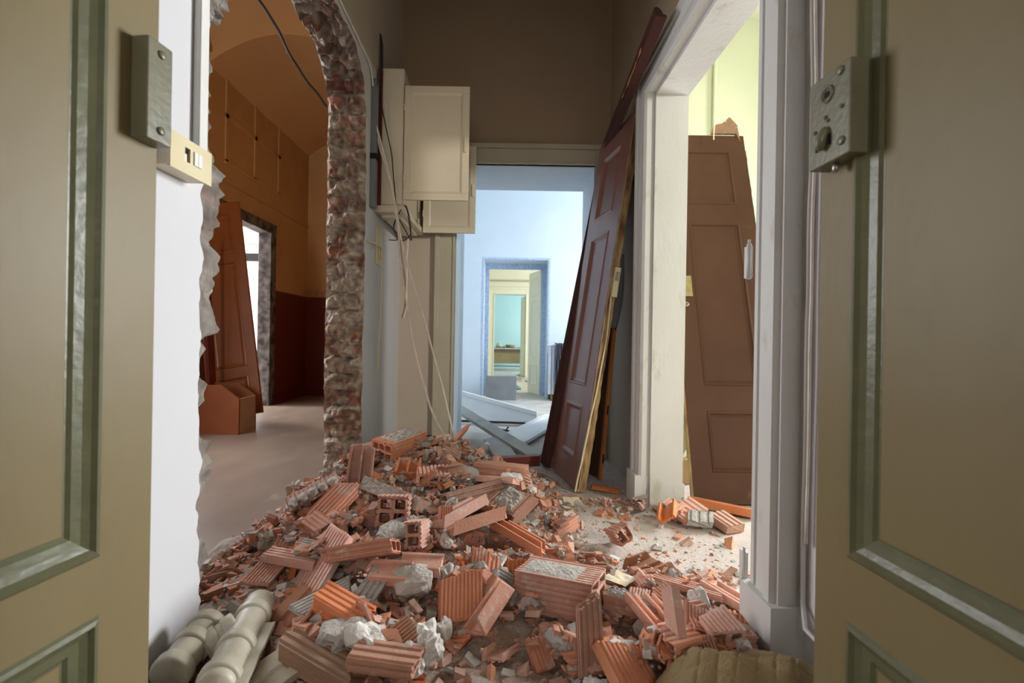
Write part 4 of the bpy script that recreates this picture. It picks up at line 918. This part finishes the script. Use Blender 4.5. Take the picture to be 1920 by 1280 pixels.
# -------- uncountable small chips and crumbs
mb = MB(); cols = [(.60, .30, .21), (.55, .25, .17), (.62, .27, .14), (.50, .29, .22), (.62, .40, .32), (.50, .46, .42), (.64, .60, .56), (.42, .36, .31), (.60, .30, .20)]
def chip(x, y, s_, lift=0):
    e = Euler((rnd.gauss(0, .3), rnd.gauss(0, .3), rnd.uniform(0, 6.28))).to_matrix(); a, b_, c = s_*rnd.uniform(.5, 1.3), s_*rnd.uniform(.3, .9), s_*rnd.uniform(.12, .4)
    vs = []
    for sx in (-1, 1):
        for sy in (-1, 1):
            for sz in (-1, 1): vs.append(e @ Vector((sx*a*rnd.uniform(.5, 1), sy*b_*rnd.uniform(.5, 1), sz*c)))
    z = hs_(x, y)+c*.4+lift; k = rnd.choice(cols); f = rnd.uniform(.75, 1.1); k = tuple(q*f for q in k)
    mb.add([v+Vector((x, y, z)) for v in vs], [(0, 1, 3, 2), (4, 6, 7, 5), (0, 4, 5, 1), (2, 3, 7, 6), (0, 2, 6, 4), (1, 5, 7, 3)], k)
cnt = 0
while cnt < 9000:
    x = rx(-1.25, 1.0); y = rnd.uniform(1.15, 3.3)
    if not okpos(x, y, False) or rnd.random() > density(x, y)+.05: continue
    chip(x, y, min(.034, .005+rnd.expovariate(1/.0095))); cnt += 1
cnt = 0
while cnt < 4500:
    x = rx(-1.0, .98); y = rnd.uniform(1.2, 3.7)
    if x > .7 and (y < 1.5 or y > 2.64): continue
    if x < -.88 and (y < 1.6 or y > 2.8): continue
    chip(x, y, .0012+rnd.expovariate(1/.0022)); cnt += 1
o = mb.build('brick_chips', 'chips'); tag(o, 'small chips of terracotta and mortar strewn over heap and floor', 'brick chips', kind='stuff')
# -------- the large pieces one can point to
def hero(mb, px, py, rot, mat, label, sink=.02, name='hollow_brick', cat='brick', mortar=None, scale=1.0):
    o = mb.build(name, mat); p = hit(px, py); scale *= .82 if p.y < 1.75 else 1.0
    settle(o, p.x, p.y, Euler(tuple(R(a) for a in rot)), sink, scale)
    tag(o, label, cat)
    if mortar:
        for m_ in mortar: q = m_.build('mortar', 'mortar', o, label='grey mortar')
    return o
def crust(w, L_, t_, x, y, z, seed):
    return MB().grid(lambda u, v: (x+w*(u-.5)+.004*nv((u*8, v*8, 0), 1, seed), y+L_*(v-.5)+.006*nv((u*6, v*9, 3), 1, seed), z+t_*(.3+.8*abs(nv((u*w*60, v*L_*60, 0), 1, seed+1)))*min(1, 8*min(u, 1-u, v, 1-v)+.0)), 14, 26)

T = 'terra'; B = 'terra_b'; D = 'terra_d'
def bigblock(*a, **k): return block(*a, **k)
hero(slab(.30, .05, .17, (0, 0), (.1, 0), .012, 61, .016, .003), 745, 912, (-30, 8, -28), D, 'big pinkish hollow slab tilted to the camera with grey mortar on its long front edge', name='brick_slab', mortar=[MB().grid(lambda u, v: (-.155+.31*u, -.088-.006*abs(nv((u*9, v*3, 0), 1, 1)), -.002+.056*v), 30, 6)])
hero(block(.15, .10, .24, 3, 2, .012, (0, .0), (.2, .2), .008, 62), 748, 836, (6, 4, -32), T, 'hollow brick topping the heap, six square holes in its end', mortar=[crust(.13, .2, .012, 0, .02, .05, 3)], cat='brick')
hero(block(.14, .07, .17, 2, 1, .012, (0, 0), (.3, .2), .012, 63), 676, 848, (24, -10, -30), D, 'pale brown block lying tilted at the heap top next to the broken pier', sink=.03)
hero(fins(.11, .014, .22, 3, .05, (.1, .2), (-.1, -.2), .012, 64, hts=[.05, .03, .05]), 676, 905, (74, 4, 10), T, 'webbed brick piece standing upright below the pale brown block', sink=.04, name='webbed_brick_piece', cat='brick fragment')
KN = hero(half(.22, .06, .12, 3, (0, 0), (0, 0), .02, 65), 592, 940, (10, -24, 28), D, 'brick piece with a row of rounded mortar knobs, at the orange room side', sink=.01)
for k in range(5):
    l_ = lump(.022, .03, .02, 80+k, .3, 2); l_.v = [(v[0]-.085+.042*k, v[1]-.03, v[2]+.034) for v in l_.v]; l_.build('mortar_knob', 'mortar', KN, label='grey rounded mortar knob')
hero(block(.09, .06, .16, 2, 1, .011, (0, 0), (.5, .4), .015, 66), 624, 958, (38, 12, -32), T, 'small brick with two square holes propped end up on the left slope')
hero(fins(.11, .014, .10, 3, .03, (0, 0), (.1, .1), .006, 67, hts=[.03, .03, .03]), 765, 890, (30, 6, 4), B, 'square three webbed brick chunk sitting on the big pinkish slab', sink=.0, name='webbed_brick_piece', cat='brick fragment')
hero(block(.15, .06, .10, 3, 1, .011, (0, 0), (.3, .2), .012, 68), 812, 884, (8, 5, 15), T, 'open celled brick end between the heap top and the flat grey plaster piece')
hero(lump(.085, .06, .018, 91, .25), 868, 884, (25, 10, 20), 'mortar', 'flat grey plaster slab on the crest of the heap', name='plaster_slab', cat='plaster')
hero(block(.17, .11, .26, 2, 2, .013, (0, .1), (.1, .1), .01, 69, .02), 880, 925, (6, -22, -62), D, 'large brown hollow brick wedged below the flat grey plaster slab', sink=.05)
hero(slab(.11, .03, .22, (.2, 0), (.5, 0), .012, 70), 930, 918, (-6, 18, 58), T, 'flat brick bar lying behind the brown brick, pointing to the leaning door', name='brick_bar', cat='brick fragment')
hero(MB().poly([[(-.03, -.018), (.03, -.018), (.032, .016), (-.028, .02)]], *ends(.24, (.3, .3), (-.5, .2), .015, 71)), 945, 905, (-4, 10, 52), B, 'long bright brick bar sloping down the right side of the heap', name='brick_bar', cat='brick fragment')
hero(slab(.14, .03, .13, (0, 0), (.1, 0), .006, 72, .03), 905, 946, (-14, 12, -22), D, 'square flat brown brick tile on the right shoulder of the heap', name='brick_tile', cat='brick fragment')
hero(block(.10, .08, .27, 2, 1, .012, (0, 0), (0, .1), .006, 73, .03), 940, 884, (2, 3, 78), T, 'smooth long brick lying crosswise at the back of the heap before the red timber')
hero(lump(.055, .05, .05, 92, .5), 958, 908, (0, 0, 30), 'mortar_w', 'white plaster lump beside the smooth long brick', name='plaster_lump', cat='plaster')
hero(fins(.12, .014, .28, 2, .025, (.2, .2), (-.2, -.2), .012, 74, hts=[.012, .028]), 856, 984, (6, -14, -38), T, 'long channelled brick strip lying diagonally at mid heap', name='brick_strip', cat='brick fragment', sink=.0)
hero(block(.12, .11, .10, 2, 2, .013, (0, 0), (.3, .2), .012, 75), 738, 996, (-14, 3, 6), T, 'square brick end showing four dark cells, facing the camera at mid heap', sink=.0)
hero(block(.075, .11, .10, 1, 2, .013, (0, 0), (.3, .2), .012, 76), 782, 1012, (-14, -6, -8), T, 'narrow brick end with two dark cells one above the other at mid heap', sink=.0)
hero(lump(.035, .10, .03, 93, .5), 750, 1008, (10, 20, -40), 'mortar', 'long grey mortar clump lying between the two open brick ends', name='mortar_clump', cat='mortar')
hero(slab(.055, .03, .09, (0, 0), (.2, 0), .006, 77, .009), 834, 975, (62, 4, 12), T, 'small ribbed brick end standing near the long channelled strip', name='brick_shard', cat='brick fragment')
hero(block(.14, .11, .17, 2, 1, .012, (.2, .2), (.6, -.6), .03, 78), 952, 972, (20, 22, -30), D, 'dusty ribbed block with an open cell at the right foot of the heap', mortar=[crust(.10, .12, .02, .0, .0, .052, 9)])
hero(fins(.09, .02, .26, 2, .03, (.3, .3), (-.6, .4), .02, 79), 893, 1025, (5, -20, -58), B, 'orange broken brick bar at mid heap pointing to the dusty floor', name='brick_bar', cat='brick fragment', sink=.0)
hero(fins(.10, .016, .22, 3, .03, (.3, .3), (-.4, .4), .02, 80), 975, 1046, (10, 22, 52), B, 'orange broken webbed piece at the edge of the dusty clear floor', name='webbed_brick_piece', cat='brick fragment', sink=.0)
hero(slab(.095, .03, .10, (0, 0), (0, 0), .006, 81, .016, .005), 966, 1075, (58, 0, 8), B, 'small upright tile with vertical ribs at the heap front', name='brick_tile', cat='brick fragment', sink=.01)
hero(slab(.21, .028, .30, (.5, 0), (-.35, 0), .008, 82, .021, .007), 606, 1055, (40, -16, -34), T, 'largest ribbed brick plate, propped up facing the camera', name='ribbed_brick_plate', cat='brick fragment', sink=.015)
hero(half(.14, .055, .30, 2, (.1, .1), (.9, .5), .008, 83), 672, 1078, (-12, 24, 82), T, 'ribbed hollow wedge with two slots in its end beside the largest ribbed plate', sink=.0)
hero(fins(.085, .03, .15, 2, .012, (0, 0), (.1, 0), .006, 84, hts=[.01, .014]), 732, 1088, (0, -18, 84), T, 'short channelled brick lying end to end with the ribbed hollow wedge', name='brick_strip', cat='brick fragment', sink=.0)
hero(fins(.085, .03, .16, 2, .012, (.05, 0), (.2, 0), .008, 85, hts=[.014, .01]), 790, 1082, (0, -16, 86), T, 'second channelled brick piece, continuing the line toward the floor centre', name='brick_strip', cat='brick fragment', sink=.0)
hero(block(.16, .10, .15, 3, 1, .012, (.1, 0), (.3, .1), .012, 86, .014), 862, 1118, (46, 4, 10), B, 'block with a sunlit ribbed top and mortar along one side, near the heap front', sink=.04, mortar=[MB().grid(lambda u, v: (.083+.006*abs(nv((u*9, v*5, 0), 1, 1)), -.06+.13*u, -.045+.09*v), 20, 8)])
hero(slab(.15, .03, .13, (.3, 0), (-.3, 0), .015, 87), 925, 1105, (18, -10, 60), 'mortar', 'grey ribbed plaster slab right of the sunlit ribbed block', name='plaster_slab', cat='plaster')
hero(fins(.16, .018, .22, 3, .05, (.2, .2), (-.4, -.4), .014, 88, hts=[.045, .02, .05]), 908, 1172, (28, -18, -44), T, 'thick broken brick corner with deep grooves at the near dirt patch', name='webbed_brick_piece', cat='brick fragment', sink=.01)
hero(block(.16, .125, .27, 2, 3, .013, (0, 0), (0, 0), .005, 89, .0165), 1050, 1142, (3, -4, -116), T, 'big whole hollow brick lying on its side, mortar on top, ribbed face forward', sink=.01, scale=1.15, mortar=[crust(.12, .2, .008, .01, -.02, .0615, 12)])
hero(half(.08, .035, .20, 2, (.2, .2), (.5, -.4), .015, 90), 1105, 1228, (66, 6, 14), D, 'ribbed brick piece standing steeply in front of the big whole hollow brick', name='hollow_brick_piece', cat='brick fragment')
hero(slab(.17, .04, .17, (.4, 0), (-.2, 0), .012, 91, .02), 1175, 1262, (34, 14, 38), 'terra_b', 'deep orange brick slab leaning at the very front beside the khaki cloth', name='brick_slab', cat='brick fragment', sink=.01)
hero(slab(.07, .025, .11, (.1, 0), (-.1, 0), .008, 92, .012), 1010, 1235, (30, 4, 24), T, 'ribbed brick chip standing on the near dirt patch, apart from the others', name='brick_shard', cat='brick fragment')
hero(half(.12, .05, .20, 2, (.2, .1), (.3, .2), .015, 93), 1178, 1158, (4, 10, 68), D, 'brown brick piece crusted with pale mortar, right of the big whole hollow brick', mortar=[crust(.09, .17, .022, 0, 0, .026, 14)])
hero(fins(.13, .012, .17, 4, .02, (.1, .2), (-.2, .2), .01, 94, hts=[.02, .012, .022, .016]), 1228, 1158, (18, 8, 30), T, 'wavy grooved brick plate behind the mortar crusted brown piece', name='brick_strip', cat='brick fragment')
hero(block(.13, .08, .10, 2, 1, .014, (0, 0), (.4, .2), .015, 95), 1348, 1190, (6, 4, 10), T, 'brick end with one wide dark cell near the white door casing foot')
hero(slab(.10, .03, .12, (.1, 0), (-.3, 0), .012, 96, .011), 1308, 1178, (40, 6, -14), T, 'ribbed brick piece standing next to the wide celled brick end', name='brick_shard', cat='brick fragment')
hero(slab(.12, .028, .12, (.1, 0), (.1, 0), .006, 97, .012), 1312, 1228, (26, 3, 6), D, 'brown ribbed tile in shade just behind the khaki cloth', name='brick_tile', cat='brick fragment')
hero(MB().poly([[(-.016, -.03), (.016, -.03), (.018, .03), (-.014, .032)]], *ends(.20, (.3, .3), (-.2, .2), .01, 98)), 1264, 1205, (60, 8, 14), T, 'upright narrow brick bar sticking up before the ribbed tile', name='brick_bar', cat='brick fragment')
hero(slab(.08, .02, .26, (.3, 0), (-.6, 0), .015, 99, .02), 1290, 1094, (3, 4, 62), T, 'long flat brick strip at the edge of the clear dusty floor, mid right', name='brick_strip', cat='brick fragment', sink=.002)
hero(slab(.08, .02, .12, (.1, 0), (.2, 0), .01, 100, .011), 1196, 1124, (8, 5, -20), T, 'small ribbed brick tile lying alone right of the stained paper', name='brick_tile', cat='brick fragment', sink=.002)
hero(slab(.09, .02, .14, (.3, 0), (.2, 0), .01, 101, .013), 1258, 1128, (10, -6, 30), D, 'flat brick shard near the small ribbed tile, dull and dusty', name='brick_shard', cat='brick fragment', sink=.002)
hero(fins(.12, .014, .20, 3, .018, (.3, .1), (-.2, .1), .01, 102, hts=[.018, .01, .018]), 1372, 1140, (10, 12, 42), T, 'striped brick plate lying at the foot of the near door casing', name='brick_strip', cat='brick fragment', sink=.002)
hero(fins(.08, .02, .30, 2, .03, (.2, .2), (-.3, .2), .015, 103), 1352, 962, (4, 10, 66), B, 'bright orange rounded brick trough in the side room doorway', name='brick_trough', cat='brick fragment', sink=.0)
hero(slab(.17, .025, .14, (.2, 0), (.1, 0), .01, 104, .03), 1288, 952, (10, -8, 20), T, 'flat pink brick tile lying before the faded brown door, next to the orange trough', name='brick_tile', cat='brick fragment', sink=.0)
hero(slab(.12, .03, .10, (.2, 0), (.1, 0), .01, 105, .04), 1312, 985, (12, 5, -20), 'mortar', 'flat pale grey mortar slab in the side room doorway debris', name='mortar_slab', cat='mortar', sink=.0)
hero(slab(.12, .04, .14, (.1, 0), (.1, 0), .01, 106, .04), 1358, 990, (8, 5, 20), D, 'dusty grey topped brick piece near the near casing, before the orange trough', name='brick_shard', cat='brick fragment', sink=.0)
hero(fins(.08, .014, .13, 2, .03, (.1, .1), (.2, .1), .01, 107), 1252, 975, (18, -30, -30), B, 'V shaped brick splinter at the far casing foot', name='webbed_brick_piece', cat='brick fragment', sink=.0)
hero(slab(.05, .02, .18, (.2, 0), (.2, 0), .01, 108), 1135, 922, (3, 4, 70), B, 'long orange brick splinter lying by the foot of the short brown board', name='brick_splinter', cat='brick fragment', sink=.0)
hero(slab(.20, .03, .13, (.1, 0), (-.2, 0), .01, 109, .05), 570, 1150, (24, 8, -24), D, 'smooth brown brick slab beside the pale drain pipes', name='brick_slab', cat='brick fragment')
hero(block(.13, .07, .20, 2, 1, .012, (.1, .1), (.3, .2), .015, 110, .03), 640, 1148, (12, 10, 68), B, 'orange red brick block just right of the smooth brown slab')
hero(slab(.05, .03, .26, (.1, 0), (.1, 0), .006, 111), 620, 1042-20, (4, -6, 80), 'mortar', 'long mortar topped strip above the largest ribbed plate', name='mortar_strip', cat='mortar')
hero(slab(.07, .03, .22, (.2, 0), (-.1, 0), .01, 112), 545, 1062, (4, -5, 80), T, 'flat brick bar with a grey top, left of the largest ribbed plate', name='brick_bar', cat='brick fragment')
hero(slab(.11, .02, .14, (.3, 0), (.1, 0), .01, 113, .012), 500, 1085, (20, 10, -10), T, 'ribbed brick shard at the left fringe of the rubble by the grey rag', name='brick_shard', cat='brick fragment')
hero(slab(.06, .03, .19, (.2, 0), (-.1, 0), .01, 114), 425, 1078, (4, -12, -58), D, 'dull brick bar furthest left on the orange room threshold', name='brick_bar', cat='brick fragment')
hero(slab(.13, .02, .18, (.3, 0), (-.3, 0), .01, 115, .016), 612, 1112, (12, 8, -50), 'mortar', 'pale grey ribbed plaster plate below the largest ribbed brick plate', name='plaster_plate', cat='plaster')
hero(slab(.09, .02, .14, (.5, 0), (-.3, 0), .01, 116, .02), 694, 1128, (30, 8, -20), 'mortar', 'rounded grey grooved tile piece at the near centre of the heap', name='plaster_plate', cat='plaster')
hero(lump(.075, .06, .05, 94, .35), 775, 1125, (20, 0, 30), 'mortar', 'dull grey mortar boulder at the near centre of the rubble', name='mortar_boulder', cat='mortar')
hero(lump(.075, .06, .05, 95, .45), 640, 1195, (0, 0, 60), 'mortar', 'large grey mortar boulder right of the pale drain pipes', name='mortar_boulder', cat='mortar')
hero(lump(.07, .05, .045, 96, .7), 690, 1205, (0, 30, 0), 'mortar_w', 'white flaky plaster lump beside the large grey boulder', name='plaster_lump', cat='plaster')
hero(slab(.13, .04, .15, (.1, 0), (.2, 0), .008, 117, .013), 752, 1200, (24, 14, -48), D, 'brown ribbed block piece leaning at the near edge, over white plaster', name='brick_slab', cat='brick fragment')
for k, (px_, py_) in enumerate(((800, 1195), (830, 1200), (772, 1232), (808, 1212))):
    hero(lump(.03, .035, .045, 120+k, .5), px_, py_, (0, 0, 40*k), 'mortar_w', ['white plaster clump under the grooved brick corner, nearest the dirt patch', 'tall white plaster clump touching the deeply grooved brick corner', 'grey white plaster clump in front of the brown ribbed block piece', 'small white plaster clump between two taller clumps at the dirt patch'][k], name='plaster_lump', cat='plaster')
hero(block(.10, .04, .20, 2, 1, .01, (0, 0), (.1, .1), .01, 118, .03), 722, 1268, (3, 2, 84), D, 'brown brick lying at the very front edge of the floor, long side to the camera', sink=.0)
hero(slab(.13, .06, .28, (.2, 0), (.4, 0), .02, 119, .03), 600, 1256, (8, 6, 66), 'oldwood', 'dusty reddish slab block with dark veined top at the front, beside the beige board', name='stone_block', cat='block')
hero(slab(.13, .03, .24, (.1, 0), (-.2, 0), .006, 121, .14), 530, 1240, (14, 10, -40), 'slab', 'smooth stained beige board lying among bricks right of the pale pipes', name='beige_board', cat='board')
hero(slab(.035, .004, .14, (0, 0), (0, 0), .002, 122, .05), 416, 1105, (8, -6, -64), 'whiteplastic', 'small bright white strip on the rubble edge above the pipes', name='white_strip', cat='strip', sink=.0)
for (px_, py_, a_, lab_) in ((1073, 942, 10, 'yellow stained paper scrap at the foot of the leaning brown door'), (1163, 1093, 50, 'yellow stained paper scrap in the middle of the chips, near the big whole brick')):
    hero(MB().grid(lambda u, v: (.10*(u-.5), .09*(v-.5), .006+.006*nv((u*4, v*4, px_), 1, 1)), 10, 10), px_, py_, (12 if a_ == 10 else 3, 4, a_), 'paper', lab_, name='paper_scrap', cat='paper', sink=.0)
# drain pipes, lower left
def pipe(a, b_, r, collars, label, elbow=None, seed=0):
    a = Vector(a); b_ = Vector(b_); t = thing('drain_pipe', label, 'pipe', loc=a); d = (b_-a)
    pts = [d*(i/16) for i in range(17)]
    MB().tube(pts, [r*(1+.012*nv((i, 0, seed), .7, 1)) for i in range(17)], 24).build('pipe_body', 'ceramic', t, True)
    for c in collars:
        p = d*c; u = d.normalized(); rr = r*1.17
        MB().tube([p-u*.016, p-u*.014, p-u*.010, p+u*.010, p+u*.014, p+u*.016], [r, rr*.97, rr, rr, rr*.97, r], 24).build('collar', 'ceramic', t, True)
    return t
pipe(G(398, 1300, .12), G(488, 1130, .12), .040, (.12, .42, .80), 'longer pale collared drain pipe lying toward the heap, lower left')
pipe(G(320, 1262, .10), G(390, 1172, .12), .040, (.05, .55, .95), 'shorter pale collared drain pipe against the white stub wall', seed=3)
pipe(G(385, 1215, .10), G(446, 1172, .13), .034, (.25, .8), 'small pale pipe elbow between the two longer drain pipes', seed=5)
tag(MB().beam(G(445, 1290, .12), G(505, 1170, .12), .03, .012, (0, 0, 1)).build('metal_channel', 'ceramic'), 'narrow pale metal channel lying along the longer drain pipe', 'channel')
t = thing('bottle', 'dark teal bottle in the corner under the white stub wall', 'bottle', loc=G(292, 1236, .03))
MB().tube([(-.05, 0, 0), (-.045, .0, 0), (.02, .03, 0), (.05, .043, 0), (.07, .05, 0)], [.01, .028, .028, .012, .011], 16).build('bottle_body', 'bottle', t, True)
MB().tube([(.068, .0495, 0), (.08, .054, 0)], .013, 12).build('cap', 'darkhole', t, True)
# rag on the orange room threshold
c = G(468, 1036)
def rag(u, v):
    x = c.x+(u-.5)*.30; y = c.y+(v-.5)*.26; k = max(0, math.sin(PI*u)*math.sin(PI*v))**.5
    return (x+.02*nv((u*4, v*4, 0), 1, 1), y, .002+k*(.035+.05*abs(nv((u*3.2+v*1.2, v*1.5, 3), 1, 5))+.015*abs(nv((u*9, v*6, 0), 1, 6))))
tag(MB().grid(rag, 44, 40).build('grey_rag', 'cloth_grey', smooth=True), 'dusty grey rag on the floor between the stub wall and the rubble heap', 'rag')
# khaki quilted cloth at the lower right
def quilt(u, v):
    a = PI*u; r = v
    x = .575+.245*math.cos(a*2)*r; y = 1.13+.15*math.sin(a*2)*r; k = math.sqrt(max(0, 1-r**2.2))
    z = .01+.13*k*(1+.5*nv((x*7, y*7, 1), 1, 2)) + k*.03*abs(nv((x*5+y*9, y*16-x*4, 1), 1, 5))
    q1 = abs(math.sin(70*(x*.6+y))); q2 = abs(math.sin(70*(x-y*.6))); z += k*.005*min(q1, q2, .5)*2 + k*.012*nv((x*14-y*9, y*22, 2), 1, 8)
    return (x, y, z)
tag(MB().grid(quilt, 200, 90).build('khaki_quilt', 'khaki', smooth=True), 'khaki quilted cloth bunched on the floor against the right foreground door', 'cloth')

# ---------------------------------------------------------------- labels of the scattered pieces: look, and the landmark each lies by
LM = [(745, 912, 'the grey edged pinkish slab'), (748, 836, 'the six holed top brick'), (676, 848, 'the pale block by the pier'), (592, 940, 'the mortar knobbed brick'), (868, 884, 'the flat grey plaster slab'),
 (940, 884, 'the smooth long back brick'), (958, 908, 'the white plaster lump by the back brick'), (856, 984, 'the long channelled strip'), (738, 990, 'the four celled brick end'), (952, 972, 'the dusty ribbed block'),
 (975, 1046, 'the orange webbed piece'), (606, 1055, 'the largest ribbed plate'), (680, 1080, 'the slotted ribbed wedge'), (790, 1082, 'the second channelled brick'), (862, 1118, 'the sunlit ribbed block'),
 (908, 1172, 'the deeply grooved brick corner'), (1050, 1142, 'the big whole brick'), (1178, 1158, 'the mortar crusted brown piece'), (1175, 1262, 'the deep orange front slab'), (1348, 1190, 'the wide celled brick end'),
 (1290, 1094, 'the long flat strip by the clear floor'), (1352, 962, 'the bright orange trough'), (1258, 975, 'the far casing foot'), (570, 1150, 'the smooth brown slab'), (640, 1195, 'the large grey boulder'),
 (775, 1125, 'the dull grey centre boulder'), (425, 1078, 'the dull bar furthest left'), (468, 1036, 'the grey rag'), (1073, 942, 'the paper scrap by the leaning door'), (1163, 1093, 'the paper scrap among chips'),
 (478, 1150, 'the longer drain pipe'), (1380, 1150, 'the near casing foot'), (1010, 1235, 'the lone chip on the dirt patch'), (752, 1200, 'the brown ribbed block piece'), (1130, 925, 'the short brown board'), (560, 1240, 'the beige board')]
LMP = [(hit(a, b_), c) for a, b_, c in LM]
KW = {'slab': 'ribbed shard', 'fins': 'webbed brick piece', 'bar': 'brick splinter', 'block': 'open celled brick lump', 'lump': 'mortar lump'}
CW = {'terracotta': 'salmon', 'bright broken terracotta': 'orange', 'dusty brown terracotta': 'brown', 'grey mortar': 'grey', 'white plaster lumps': 'white'}
byl = {}
for (o, kd, x, y) in SCAT:
    p, nm = min(LMP, key=lambda q: (q[0].x-x)**2+(q[0].y-y)**2); dx = x-p.x; dy = y-p.y; d_ = math.hypot(dx, dy)
    if abs(dx) > 2*abs(dy): w_ = 'right of' if dx > 0 else 'left of'
    elif abs(dy) > 2*abs(dx): w_ = 'behind' if dy > 0 else 'in front of'
    else: w_ = ('back right of' if dx > 0 else 'back left of') if dy > 0 else ('front right of' if dx > 0 else 'front left of')
    byl.setdefault('%s %s %s%s %s' % (CW[o.data.materials[0].name], KW[kd], 'just ' if d_ < .11 else '', w_, nm), []).append(o)
SZ = ['smaller', 'larger']
for lab, os_ in byl.items():
    if len(os_) == 1: os_[0]['label'] = lab; os_[0]['group'] = 'loose pieces in the rubble'; continue
    os_.sort(key=lambda o: max(o.dimensions))
    if len(os_) == 2:
        for q, o in zip(SZ, os_): o['label'] = q+' '+lab; o['group'] = 'loose pieces in the rubble'
    elif len(os_) == 3:
        for q, o in zip(('smallest', 'middling', 'largest'), os_): o['label'] = q+' '+lab; o['group'] = 'loose pieces in the rubble'
    else:
        for i_, o in enumerate(os_): o['label'] = ('smaller ' if i_ < len(os_)//2 else 'larger ')+lab; o['group'] = 'loose pieces in the rubble'
